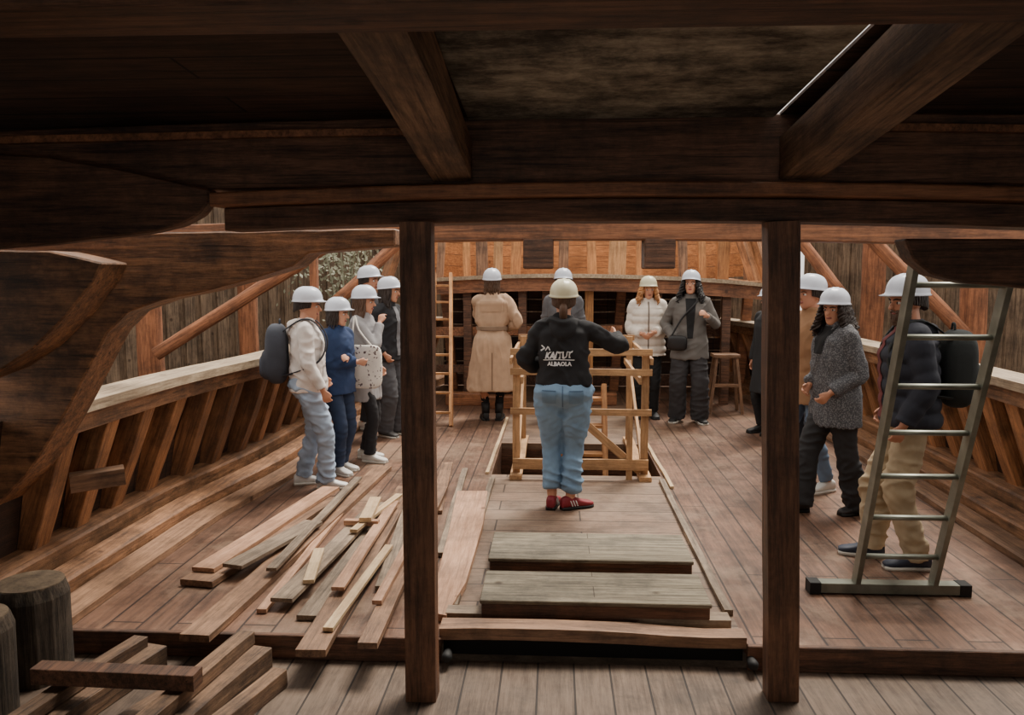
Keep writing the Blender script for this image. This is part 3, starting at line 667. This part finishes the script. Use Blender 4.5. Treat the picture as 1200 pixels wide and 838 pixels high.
stroke_on(P8,[(PX-.13,1.225),(PX-.10,1.245),(PX-.125,1.265)],.010); stroke_on(P8,[(PX-.095,1.228),(PX-.075,1.258),(PX-.06,1.23)],.008)
# tote bag
e,add=worn('tote_bag',P3,(.27,.10,.80),'white canvas tote bag with small printed pattern on the shoulder','bag')
bm=bmesh.new(); softbox(bm,(.29,.12,.98),(.035,.18,.21),5); add('bag_body',bm,CL((240,234,224),speck=(96,76,78),scale=34,sp=(.61,.65)))
bm=bmesh.new(); tube(bm,[(.29,.0,1.18),(.25,.0,1.33),(.19,.0,1.455),(.25,.06,1.33),(.29,.2,1.18)],[.009]*5,n=6,sub=4); add('handle',bm,CL((236,230,220)))
# shoulder bag
e,add=worn('shoulder_bag',P10,(.17,.17,.80),'black leather shoulder bag with long strap on gray blazer','bag')
bm=bmesh.new(); softbox(bm,(.14,.20,.93),(.11,.04,.085),4); add('bag_body',bm,CL((24,22,24),rough=.4))
bm=bmesh.new(); tube(bm,[(.22,.17,.98),(.10,.165,1.2),(-.02,.155,1.34),(-.10,.09,1.44),(-.12,0,1.47)],[(.010,.005)]*5,n=6,sub=4); add('strap',bm,CL((24,22,24),rough=.4))
# ------------------------------------------------------------------ structure
HL=[(2.6,-2.60),(4.5,-2.60),(5.5,-2.58),(6.75,-2.42),(8,-2.38),(9.5,-2.36),(11,-2.1),(12.7,-1.7)]
HR=[(2.6,3.0),(5.3,3.02),(7,3.08),(8.8,3.05),(10,2.95),(11.3,2.75),(12.7,2.4)]
def hx(H,y):
    for a,b in zip(H,H[1:]):
        if y<=b[0]: return a[1]+(b[1]-a[1])*(y-a[0])/(b[0]-a[0])
    return H[-1][1]
ST=dict(kind='structure')
Y0=3.74; Y1=12.7; XL=-.54; XR=.92
def floor_strip(name,fa,fb,y0,y1,mat,z=0,th=.06,n=24):
    bm=bmesh.new(); rings=[]
    for i in range(n+1):
        y=y0+(y1-y0)*i/n; a,b=fa(y),fb(y); rings.append([Vector((a,y,z-th)),Vector((b,y,z-th)),Vector((b,y,z)),Vector((a,y,z))])
    link_rings(bm,rings); return bm_obj(name,bm,mat,kind='structure',label='wooden plank deck with worn reddish brown surface')
floor_strip('floor',lambda y:hx(HL,y)-.3,lambda y:XL,Y0,Y1,M['deck'])
floor_strip('floor',lambda y:XR,lambda y:hx(HR,y)+.3,Y0,Y1,M['deck'])
floor_strip('floor',lambda y:XL,lambda y:XR,Y0+.1,6.9,M['deckc'],z=0)
floor_strip('floor',lambda y:XL,lambda y:XR,8.2,Y1,M['deckc'])
box('floor',-3.3,3.5,-2.2,Y0-.001,-.18,-.12,M['deckf'],0,label='gray brown plank floor under the upper deck',**ST)
box('floor',XL,XR,6.9,8.2,-1.2,-1.15,M['black'],0,label='black slab painted for the shade below the hatch opening',**ST)  # black base colour paints in the darkness of the pit
for a in ((XL-.03,XL,6.9,8.2),(XR,XR+.03,6.9,8.2),(XL,XR,6.87,6.9),(XL,XR,8.2,8.23)): box('trim_1',*a,-1.15,-.061,M['dark'],0,label='dark inner side of hatch opening',**ST)
box('trim_2',-3.2,XL,Y0-.03,Y0+.0,-.12,.002,M['dark'],.004,label='dark red timber riser at deck edge',**ST)
box('trim_3',XR,3.4,Y0-.03,Y0+.0,-.12,.002,M['dark'],.004,label='dark red timber riser at deck edge',**ST)
box('shade_strip',XL,XR,Y0+.07,Y0+.1,-.12,0.0,M['black'],0,label='black strip painted for the shade under the steps',**ST)  # black board stands in for the shade under the steps
box('wall_left',-3.4,-3.3,-2.3,3.4,-.2,2.7,M['dark'],0,**ST)
box('wall_right',3.5,3.6,-2.3,3.4,-.2,2.7,M['dark'],0,**ST)
box('wall_back_fill_block',-3.3,-1.55,-2.3,-2.2,-.2,2.7,M['dark'],0,**ST)  # unseen wall half, added to cut sky fill from behind the camera
box('wall_back_fill_block',1.85,3.5,-2.3,-2.2,-.2,2.7,M['dark'],0,**ST)  # other unseen half, added to narrow the opening for less fill light
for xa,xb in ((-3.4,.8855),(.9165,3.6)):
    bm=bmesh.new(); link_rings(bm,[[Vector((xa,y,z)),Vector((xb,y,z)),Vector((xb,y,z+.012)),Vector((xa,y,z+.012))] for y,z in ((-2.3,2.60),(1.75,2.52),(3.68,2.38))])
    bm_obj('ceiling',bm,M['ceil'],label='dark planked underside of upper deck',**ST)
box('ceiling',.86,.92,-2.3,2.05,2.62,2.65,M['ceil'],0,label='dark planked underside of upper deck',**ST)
bm=bmesh.new(); link_rings(bm,[[Vector((-.36,y,z)),Vector((.884,y,z)),Vector((.884,y,z+.012)),Vector((-.36,y,z+.012))] for y,z in ((1.92,2.49),(3.42,2.383))])
bm_obj('ceiling_panel',bm,M['panel'],label='mottled gray plywood panel between ceiling timbers',category='panel')
box('deck_beam',-3.3,3.5,1.68,1.9,2.30,2.50,M['dark'],.01,label='dark timber crossbeam under the upper deck',category='beam')
for x in (-.43,1.0):
    board('carling',(x,1.9,2.405),(x,3.43,2.222),.165,.175,M['darky'],label='rough sawn brown timber running between crossbeams',category='beam',group='ceiling carlings',jit=.003)
def camb(x): return -.012*(x-.3)**2
def xbeam(name,x0,x1,yc,zc,w,h,mat,c=1.0,parent=None,**t):
    pts=[(x,yc,zc+camb(x)*c) for x in [x0+(x1-x0)*i/8 for i in range(9)]]
    return sweep(name,pts,[(-w/2,-h/2+.006),(-w/2+.006,-h/2),(w/2-.006,-h/2),(w/2,-h/2+.006),(w/2,h/2-.006),(w/2-.006,h/2),(-w/2+.006,h/2),(-w/2,h/2-.006)],mat,sub=2,parent=parent,**t)
xbeam('deck_beam',-3.3,3.5,3.56,2.265,.22,.28,M['dark'],c=.5,label='heavy dark crossbeam at edge of upper deck',category='beam')
xbeam('ledger',-1.44,3.5,3.52,2.095,.32,.055,M['red'],label='reddish timber ledge under heavy crossbeam',category='beam')
xbeam('deck_beam',-1.42,3.5,3.56,2.018,.20,.095,M['dark'],label='dark brown beam resting on two posts',category='beam')
board('batten',(-3.2,3.43,2.31),(-.54,3.43,2.34),.04,.03,M['red'],label='thin reddish batten fixed along crossbeam',category='batten',group='crossbeam battens')
board('batten',(1.12,3.43,2.34),(3.4,3.43,2.30),.04,.03,M['red'],label='thin reddish batten fixed along crossbeam',category='batten',group='crossbeam battens')
for px,dx in ((494,0),(917,-.07)):
    p=G(px,820,-.12)
    board('post',(p.x,p.y+.03,-.12),(p.x+dx,p.y+.03,1.972+camb(p.x)),.135,.10,M['post'],up=(0,-1,0),label='square dark red-brown timber post supporting the beam',category='post',group='deck posts')
xbeam('deck_beam',-2.75,3.2,5.2,2.03,.22,.15,M['red'],c=.6,label='reddish timber crossbeam above the open deck',category='beam')
for px in (631,773):
    p=W(px,290,5.12); box('hanging_block',p.x-.095,p.x+.095,5.085,5.30,1.775,1.96,M['dark'],.008,label='dark square timber block hanging under crossbeam',category='timber block',group='hanging blocks')
def pxpoly(pts,y): return [(W(a,b,y).x,W(a,b,y).z) for a,b in pts]
prism('beam_end',pxpoly([(-60,176),(60,184),(160,202),(246,222),(245,238),(234,252),(212,264),(180,272),(110,280),(40,288),(-60,296)],3.38),3.37,3.46,M['dark'],label='dark carved end of heavy beam with curved lower edge',category='beam')
prism('hanging_knee',pxpoly([(-60,280),(200,272),(464,268),(464,288),(362,297),(345,312),(300,326),(240,342),(190,352),(152,366),(128,390),(102,440),(70,500),(34,556),(-10,600),(-60,620)],4.0),3.98,4.22,M['knee'],label='large curved brown timber knee joining beam to hull side',category='knee')
prism('hanging_knee',pxpoly([(-60,292),(60,294),(122,308),(112,330),(82,368),(40,410),(0,436),(-60,460)],3.7),3.68,3.92,M['knee'],label='angular brown timber bracket near hull side',category='knee')  # lighter wood colour paints this bracket as a lit face
prism('beam_end',pxpoly([(1058,280),(1260,280),(1260,342),(1130,332),(1090,322),(1068,305)],3.40),3.38,3.5,M['dark'],label='dark carved timber block under crossbeam',category='beam')
# hull sides
def side(H,sg):
    ys=[4.22+ (12.7-4.22)*i/16 for i in range(17)]
    root=empty('bulwark',(hx(H,8),8,0),label='curved wooden bulwark with ribs and pale cap rail',category='ship side')
    def cur(dx,z): return [(hx(H,y)+sg*dx,y,z) for y in ys]
    s_=1 if sg>0 else -1
    sweep('cap_rail',cur(.09,1.02),[(-.14,-.03),(.14,-.03),(.14,.03),(-.14,.03)],M['rail'],sub=2,parent=root,label='pale weathered timber cap rail')
    sweep('clamp',cur(.05,.93),[(-.035,-.055),(.035,-.055),(.035,.055),(-.035,.055)],M['water'],sub=2,parent=root)
    ys2=[3.6+ (12.7-3.6)*i/14 for i in range(15)]
    def sp(name,pf,mat,z=.001):
        if s_<0: pf=[(-a,b) for a,b in pf][::-1]
        sweep(name,[(hx(H,y),y,z) for y in ys2],pf,mat,sub=2,parent=root)
    sp('waterway',[(0,0),(0,.10),(.015,.115),(.13,.135),(.145,.12),(.145,0)],M['water'])
    sp('stringer',[(.19,0),(.20,.19),(.215,.205),(.30,.225),(.40,.225),(.40,0)],M['water'])
    sp('filler',[(.146,0),(.146,.055),(.189,.055),(.189,0)],M['plank'])
    sweep('margin_plank',[(hx(H,y)-sg*.11,y,.022) for y in ys2 if y<11.6],rect(.19,.04),M['b2'],sub=2,label='raised brown margin plank along deck edge',category='plank')
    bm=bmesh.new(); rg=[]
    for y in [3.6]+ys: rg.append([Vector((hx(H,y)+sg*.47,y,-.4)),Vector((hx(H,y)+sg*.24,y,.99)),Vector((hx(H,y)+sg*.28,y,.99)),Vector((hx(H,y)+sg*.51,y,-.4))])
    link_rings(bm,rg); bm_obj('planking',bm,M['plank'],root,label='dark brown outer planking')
    y=3.9
    while y<12.5:
        y+=.42+random.uniform(-.03,.03); x=hx(H,y); wv=random.uniform(.12,.17)
        board('rib',(x+sg*.36,y-.02,.21),(x+sg*.09,y+random.uniform(-.01,.04),.985),wv,.15,M['rib'],up=(-sg,0,0.35),parent=root,jit=.008)
side(HL,-1); side(HR,1)
board('chock',W(82,566,4.45),W(146,556,4.6),.12,.10,M['b2'],label='short horizontal timber block fixed on rib timbers',category='timber block')
# ------------------------------------------------------------------ stern
rd_=empty('raised_deck',(.5,11.5,0),label='raised timber end deck with curved beam and orange planking',category='ship end')
pts=[(W(px,py,yy).x,yy,W(px,py,yy).z) for px,py,yy in ((466,340,10.9),(560,335,10.75),(650,333,10.7),(760,335,10.7),(850,340,10.75),(930,348,10.95))]
sweep('curved_beam',pts,rect(.22,.17),M['red'],sub=3,parent=rd_)
sweep('edge_plank',[(a,b-.05,c+.11) for a,b,c in pts],rect(.3,.05),M['rail'],sub=3,parent=rd_,label='pale plank edge')
bm=bmesh.new(); rg=[[Vector((-1.9,y,z)),Vector((2.7,y,z)),Vector((2.7,y,z+.05)),Vector((-1.9,y,z+.05))] for y,z in ((10.8,1.58),(12.7,1.60))]
link_rings(bm,rg); bm_obj('deck_planking',bm,M['orangex'],rd_)
for i in range(8): board('bulkhead_plank',(-1.7,12.4,.10+i*.19),(2.5,12.4,.10+i*.19),.05,.175,M['plank' if i%4 else 'dark'],parent=rd_,jit=.006)  # dark woods put the recess shade into the bulkhead colour
for px in (530,575,720,800,868): 
    x=W(px,400,11.9).x; board('inner_rib',(x,12.0,0),(x+(.1 if px>690 else -.1),11.9,1.56),.13,.12,M['red'],up=(0,-1,0),parent=rd_)
for i in range(5):
    z=1.73+i*.172
    sweep('strake',[(-1.9,11.9,z+.05),(-1.0,12.5,z+.0),(.5,12.8,z-.0),(2.0,12.5,z+.0),(2.9,11.9,z+.05)],rect(.05,.165),M['orangex'],sub=3,parent=rd_)
for i,(px,w,mk) in enumerate([(516,.10,'dark'),(548,.10,'orange'),(566,.16,'dark'),(584,.12,'pine'),(604,.14,'orange'),(660,.14,'plank'),(694,.13,'orange'),(722,.24,'pine'),(748,.10,'orange'),(800,.12,'dark'),(822,.10,'orange'),(845,.16,'orange'),(876,.12,'plank')]):
    x=W(px,300,11.6).x; board('stanchion',(x,11.5,1.63),(x+random.uniform(-.04,.04),11.6,2.45),w,.1,M['darky' if mk in('dark','plank') else mk],up=(0,-1,0),parent=rd_)
for px,px2 in ((890,868),(905,885),(447,470)):
    a=W(px2,288,11.2); b=W(px,345,11.0); board('frame',(b.x,11,1.45),(a.x,11.3,2.3),.14,.12,M['rib'],parent=rd_)
for px in (548,612,640,690,770,850): 
    x=W(px,400,10.8).x; board('prop',(x,10.82,0),(x,10.82,1.5),.11,.10,M['dark' if px!=690 else 'orange'],up=(0,-1,0),parent=rd_)  # dark props also carry the painted shade of the recess
board('crossrail',(-1.6,10.9,.95),(.9,10.9,.98),.04,.12,M['red'],parent=rd_)
board('crossrail',(-1.6,10.9,.45),(.9,10.9,.43),.04,.10,M['dark'],parent=rd_)
for px,py in ((545,474),(590,478),(700,474)):
    p=G(px,py); box('timber_block',p.x-.25,p.x+.25,p.y-.1,p.y+.1,.001,.16,M['red'],.01,label='brown timber block lying under raised deck',category='timber block',group='timber blocks')
# ------------------------------------------------------------------ wooden ladder
b=G(518,500); t_=W(519,332,10.45); t_.z=1.68
lad=empty('wooden_ladder',b,label='orange wooden ladder leaning on the raised deck',category='ladder')
for dx in (-.105,.105):
    board('rail',b+Vector((dx,0,0)),t_+Vector((dx,0,.05)),.04,.06,M['orange'],up=(0,-1,0),parent=lad,jit=.001)
for i in range(8):
    p=b.lerp(t_,(i+.7)/8.2); board('rung',p+Vector((-.10,-.02,0)),p+Vector((.10,-.02,0)),.05,.025,M['orange'],parent=lad,jit=.001)
# ------------------------------------------------------------------ metal ladder
fb=W(1045,700,4.40); fb.z=0
lad=empty('metal_ladder',fb,label='aged gray metal ladder with wide foot bar leaning on beam',category='ladder')
bl=Vector((G(1003,695).x,4.40,.05)); br=Vector((G(1097,700).x,4.40,.05)); tl=W(1072,305,3.72); tr=W(1187,305,3.72)
board('rail',bl,tl,.028,.065,M['metal'],up=(0,-1,0),parent=lad,jit=0)
board('rail',br,tr,.028,.065,M['metal'],up=(0,-1,0),parent=lad,jit=0)
for i in range(7):
    f=(i+.75)/7.2; board('rung',bl.lerp(tl,f),br.lerp(tr,f),.04,.028,M['metal'],parent=lad,jit=0,round_=True)
x0=G(957,696).x; x1=G(1133,703).x
board('foot_bar',(x0,4.40,.036),(x1,4.40,.036),.075,.055,M['metal'],parent=lad,jit=.001)
for x in (x0-.01,x1+.01): board('foot_cap',(x-.03,4.40,.034),(x+.03,4.40,.034),.085,.066,M['rubber'],parent=lad,jit=0)
# ------------------------------------------------------------------ guard frame
fx0=W(605,560,6.78).x; fx1=W(755,560,6.78).x; fy0,fy1=6.82,8.28
gf=empty('guard_frame',((fx0+fx1)/2,(fy0+fy1)/2,0),label='open pine guard rail frame around deck hatch',category='railing')
for x in (fx0,fx1):
    for y in (fy0,fy1): board('post',(x,y,0),(x,y,1.10),.06,.045,M['pine'],up=(0,-1,0),parent=gf)
def rail(a,b,w=.025,h=.055): board('rail',a,b,w,h,M['pine'],parent=gf)
for z in (1.085,.92,.58):
    rail((fx0-.05,fy0-.045,z),(fx1+.05,fy0-.045,z))
    if z!=.58:
        rail((fx0-.05,fy1+.045,z),(fx1+.05,fy1+.045,z))
        rail((fx0-.045 if z>1 else fx0+.045,fy0-.06,z-.075),(fx0-.045 if z>1 else fx0+.045,fy1+.06,z-.075)); rail((fx1+.045 if z>1 else fx1-.045,fy0-.06,z-.075),(fx1+.045 if z>1 else fx1-.045,fy1+.06,z-.075))
rail((fx0-.03,fy0-.05,.13),(fx1+.03,fy0-.05,.13),.03,.09)
board('brace',(fx0+.50,fy0-.01,.55),(fx1-.03,fy0-.01,.06),.025,.065,M['pine'],parent=gf)
board('brace',(fx0+.01,fy0+.1,.1),(fx0+.01,fy1-.1,.85),.025,.06,M['pine'],parent=gf)
board('brace',(fx1-.01,fy0+.1,.1),(fx1-.01,fy1-.1,.85),.025,.06,M['pine'],parent=gf)
board('post',(fx1-.13,fy0-.04,0.0),(fx1-.13,fy0-.04,.60),.05,.03,M['pine'],up=(0,-1,0),parent=gf)
for x in (fx0,fx1): board('foot_board',(x,fy0-.12,.022),(x,fy1+.12,.022),.10,.04,M['pine'],parent=gf)
hs=empty('hatch_ladder',(.2,8.0,-1.15),label='steep timber steps rising out of the hatch',category='ladder')
for x in (.0,.5): board('rail',(x,7.3,-1.15),(x,8.1,.62),.05,.14,M['orange'],up=(0,-1,0),parent=hs)
for i in range(7):
    f=(i+.5)/7; board('tread',(.02,7.3+.8*f,-1.15+1.77*f),(.48,7.3+.8*f,-1.15+1.77*f),.14,.03,M['orange'],parent=hs)
# ------------------------------------------------------------------ stool
sc=G(848,483); stl=empty('stool',sc,label='small wooden stool with splayed legs',category='stool')
board('seat',sc+Vector((-.16,0,.72)),sc+Vector((.16,0,.72)),.26,.04,M['b2'],parent=stl)
for dx in (-1,1):
    for dy in (-1,1): board('leg',sc+Vector((dx*.20,dy*.15,0)),sc+Vector((dx*.12,dy*.09,.70)),.035,.035,M['b2'],up=(0,-1,0),parent=stl)
board('stretcher',sc+Vector((-.15,-.12,.35)),sc+Vector((.15,-.12,.35)),.03,.04,M['b2'],parent=stl)
# ------------------------------------------------------------------ hatch steps
def slab(px0,px1,pyb,pyf,zt,th,label):
    a=G(px0,pyf,zt); b=G(px1,pyf,zt); c=G(px0,pyb,zt)
    r=empty('hatch_cover',((a.x+b.x)/2,(a.y+c.y)/2,0),label=label,category='hatch cover')
    box('cover_board',a.x,b.x,a.y,c.y,zt-.022,zt,M['hatch'],.004,parent=r)
    box('frame',a.x+.008,b.x-.008,a.y+.008,c.y,zt-th,zt-.023,M['dark'],.003,parent=r)
slab(572,811,623,654,.085,.083,'weathered gray brown board hatch cover')
slab(562,832,668,703,.125,.123,'weathered gray brown board step with dark front edge')
board('plank',(XL+.0,3.955,.026),(XR-.04,3.945,.026),.10,.045,M['b3'],label='gray brown plank across the hatch front',category='plank',jit=.006)
board('plank',(XL-.01,3.80,.016),(XR-.0,3.79,.008),.125,.06,M['b2'],label='rough edged brown plank at the deck edge',category='plank',jit=.02,w1=.10)
for px in (525,880):
    p=W(px,782,3.7); bm=bmesh.new(); tube(bm,[(p.x,3.66,-.065),(p.x,3.715,-.065)],[.026,.02],n=12,sub=2); bm_obj('bolt_head',bm,M['rubber'],smooth=True,label='round dark bolt head in the deck edge',category='bolt',group='bolts')
for x,ya,yb in ((XL+.02,4.05,6.7),(XR-.02,4.05,6.7)):
    board('batten',(x,ya,.016),(x,yb,.016),.045,.03,M['b3'],label='thin batten along the hatch edge',category='batten',group='hatch battens')
board('batten',(XL-.04,6.9,.012),(XL-.02,9.6,.012),.03,.02,M['b4'],label='thin pale batten along the hatch edge',category='batten',group='hatch battens')
board('batten',(XR+.04,6.5,.012),(XR+.02,9.0,.012),.03,.02,M['b4'],label='thin pale batten along the hatch edge',category='batten',group='hatch battens')
# ------------------------------------------------------------------ loose boards
BL=[ # far px, near px, width, thickness, z base, mat
((388,572),(238,668),.14,.025,.040,'b1'),((384,584),(230,684),.20,.035,.003,'b2'),
((368,612),(272,664),.13,.022,.066,'b3'),
((449,548),(228,748),.15,.035,.003,'b2'),
((444,590),(330,704),.12,.022,.042,'b3'),((446,612),(362,724),.13,.025,.003,'b3'),
((374,644),(362,682),.06,.022,.068,'b4'),
((476,572),(364,766),.14,.035,.003,'b2'),
((468,580),(414,622),.05,.022,.078,'b4'),((440,585),(428,610),.08,.03,.10,'b4'),((404,612),(444,613),.05,.035,.066,'b1'),
((490,572),(452,690),.12,.03,.003,'b3'),((518,572),(430,758),.09,.03,.038,'b2'),
((524,543),(510,600),.10,.025,.003,'b2'),((545,550),(516,650),.05,.025,.003,'b3'),
((486,625),(442,706),.05,.022,.074,'b1'),
((462,588),(396,690),.07,.02,.068,'b1'),((420,560),(318,668),.06,.02,.068,'b3'),((456,640),(384,738),.05,.02,.042,'b4'),
((400,600),(306,716),.05,.022,.003,'b1')]
for (a,b_,w,th,zb,mk) in BL:
    pa=G(*a,zb+th/2+.003); pb=G(*b_,zb+th/2+.003)
    board('board',pa,pb,w,th,M[mk],label={'b1':'pinkish fresh sawn board lying on the deck','b2':'long brown rough sawn board lying on the deck','b3':'gray weathered board lying in the board pile','b4':'short pale offcut lying in the board pile'}[mk],category='board',group='loose boards')
pl=[G(x,y,.004) for x,y in ((536,581),(571,581),(566,620),(546,690),(523,730),(512,728),(513,680),(526,630))]
bm=bmesh.new(); lo_=[bm.verts.new(p) for p in pl]; hi=[bm.verts.new(p+Vector((0,0,.04))) for p in pl]
bm.faces.new(lo_); bm.faces.new(hi[::-1])
for i in range(8): bm.faces.new((lo_[i],lo_[(i+1)%8],hi[(i+1)%8],hi[i]))
bm_obj('board',bm,M['b1'],label='wide curved pinkish plank beside the hatch',category='board',group='loose boards')
# ------------------------------------------------------------------ stumps and trestle timbers
def stump(x,y,r,h):
    e=empty('log_stump',(x,y,-.12),label='upright gray weathered log stump',category='log',group='log stumps')
    bm=bmesh.new(); rings=[]; n=28; sd=random.random()*9
    for j in range(9):
        z=h*j/8; rings.append([Vector((math.cos(2*pi*k/n),math.sin(2*pi*k/n),0))*(r*(1+.05*noise.noise(Vector((math.cos(2*pi*k/n)*3,math.sin(2*pi*k/n)*3,z+sd))))+(.008 if j<8 else -.01))+Vector((0,0,z)) for k in range(n)])
    link_rings(bm,rings); bm_obj('trunk',bm,M['stump'],e,smooth=False,off=(0,0,0))
    bm=bmesh.new(); rings=[[Vector((math.cos(2*pi*k/n)*r*f,math.sin(2*pi*k/n)*r*f,h+z)) for k in range(n)] for f,z in ((.93,-.004),(.92,.004),(.5,.006))]
    link_rings(bm,rings); bm_obj('cut_top',bm,M['stumptop'],e,off=(0,0,0))
stump(-2.42,3.50,.155,.45); stump(-2.44,3.14,.15,.44)
tt=dict(label='worn brown squared timber lying on the lower floor',category='timber',group='trestle timbers')
board('trestle_timber',(-1.40,3.62,-.065),(-1.62,2.55,-.065),.15,.10,M['trestle'],jit=.006,**tt)
board('trestle_timber',(-1.46,3.64,.02),(-1.62,2.62,.02),.08,.06,M['trestle'],jit=.006,**tt)
board('trestle_timber',(-1.24,3.46,-.078),(-1.40,2.90,-.078),.075,.08,M['trestle'],jit=.006,**tt)
board('trestle_timber',(-1.90,3.62,-.065),(-2.14,2.60,-.065),.13,.10,M['trestle'],jit=.006,**tt)
board('trestle_timber',(-1.96,3.60,.014),(-2.12,2.70,.014),.075,.05,M['trestle'],jit=.006,**tt)
board('trestle_timber',(-1.60,3.50,-.09),(-1.86,2.75,-.09),.10,.055,M['trestle'],jit=.006,**tt)
board('crossbar',(-2.16,3.13,.088),(-1.46,3.11,.088),.08,.07,M['dark'],label='dark square bar laid across trestle timbers',category='timber')
# ------------------------------------------------------------------ surroundings
box('ground',-14,14,-4,22,-1.9,-1.8,M['ground'],0,label='bare dirt ground around the ship',kind='structure')
def fence(a,b_,label):
    a=Vector(a);b_=Vector(b_); L=(b_-a).length; d=(b_-a).normalized(); nr=Vector((-d.y,d.x,0)); bm=bmesh.new(); x=0; i=0
    while x<L:
        w=random.uniform(.11,.17); o=.024*(i%2)+random.uniform(-.004,.004); i+=1
        p=a+d*(x-.006); q=a+d*(x+w+.006); th=nr*.018; h=2.9+random.uniform(-.06,.06)
        c=[p+nr*o,q+nr*o,q+nr*o+th,p+nr*o+th]
        link_rings(bm,[[v+Vector((0,0,-1.8)) for v in c],[v+Vector((0,0,h)) for v in c]]); x+=w
    bm_obj('fence',bm,M['fence'],label=label,category='fence')
fence((-7.5,6.5,0),(-3.0,14,0),'tall weathered vertical plank fence beside the ship')
fence((-2.9,14.15,0),(4.1,14.15,0),'tall weathered vertical plank fence behind the ship')
fence((4.2,14,0),(8.0,7.0,0),'tall weathered vertical plank fence beside the ship')
def pole(a,b_,r,label): board('log_pole',a,b_,2*r,2*r,M['log'],up=(0,-1,0) ,round_=True,w1=r*1.8,jit=.01,label=label,category='log',group='log poles')
for px,y,r in ((176,9.0,.15),(292,10.2,.13),(1020,10.2,.15),(1138,8.8,.14)):
    p=W(px,400,y); pole((p.x,y,-1.8),(p.x,y,3.0),r,'upright reddish peeled log post by the fence')
for (a,ya),(b2,yb) in (((( 188,412),8.75),((372,296),9.3)),(((395,352),9.4),((462,290),9.9)),(((1130,392),8.5),((1028,286),8.9)),(((985,345),9.6),((935,280),10.0))):
    A=W(*a,ya);B=W(*b2,yb); D=(B-A); B=A+D*((3.0-A.z)/D.z) ; pole(A-D*.03,B,.075,'slanting peeled log brace beside the ship')
board('hull_post',(W(368,330,7.8).x,7.8,1.055),(W(368,330,7.8).x,7.8,2.6),.07,.07,M['log'],up=(0,-1,0),label='thin upright timber at the ship side',category='post')
c=W(402,308,11.4); e=bmesh.new(); rn=random.Random(3)
for i in range(900):
    p=c+Vector((rn.gauss(0,.34),rn.gauss(0,.14),rn.gauss(0,.34))); s_=rn.uniform(.02,.05)
    u=Vector((rn.gauss(0,1),rn.gauss(0,1),rn.gauss(0,1))).normalized(); v=u.orthogonal().normalized()
    e.faces.new([e.verts.new(p+u*s_),e.verts.new(p+v*s_*.5),e.verts.new(p-u*s_),e.verts.new(p-v*s_*.5)])
for k in range(5): tube(e,[(c.x,c.y,-1.8),(c.x+rn.uniform(-.1,.1),c.y,0),(c.x+rn.uniform(-.3,.3),c.y+rn.uniform(-.1,.1),c.z+.2)],[.03,.025,.01],n=6,sub=2)
bm_obj('shrub',e,M['leaf'],label='pale green leafy shrub beyond the ship side',category='shrub',kind='stuff')
# ------------------------------------------------------------------ light
w=bpy.data.worlds.new('world'); bpy.context.scene.world=w; w.use_nodes=True
bg=w.node_tree.nodes['Background']; bg.inputs[0].default_value=(1.0,.93,.85,1); bg.inputs[1].default_value=1.4
sd=bpy.data.lights.new('sun','SUN'); sd.energy=5.6; sd.angle=math.radians(22); sd.color=(1,.92,.81)
so=bpy.data.objects.new('sun',sd); COL.objects.link(so); so.rotation_euler=(math.radians(-24),math.radians(16),0); so.location=(0,8,8)
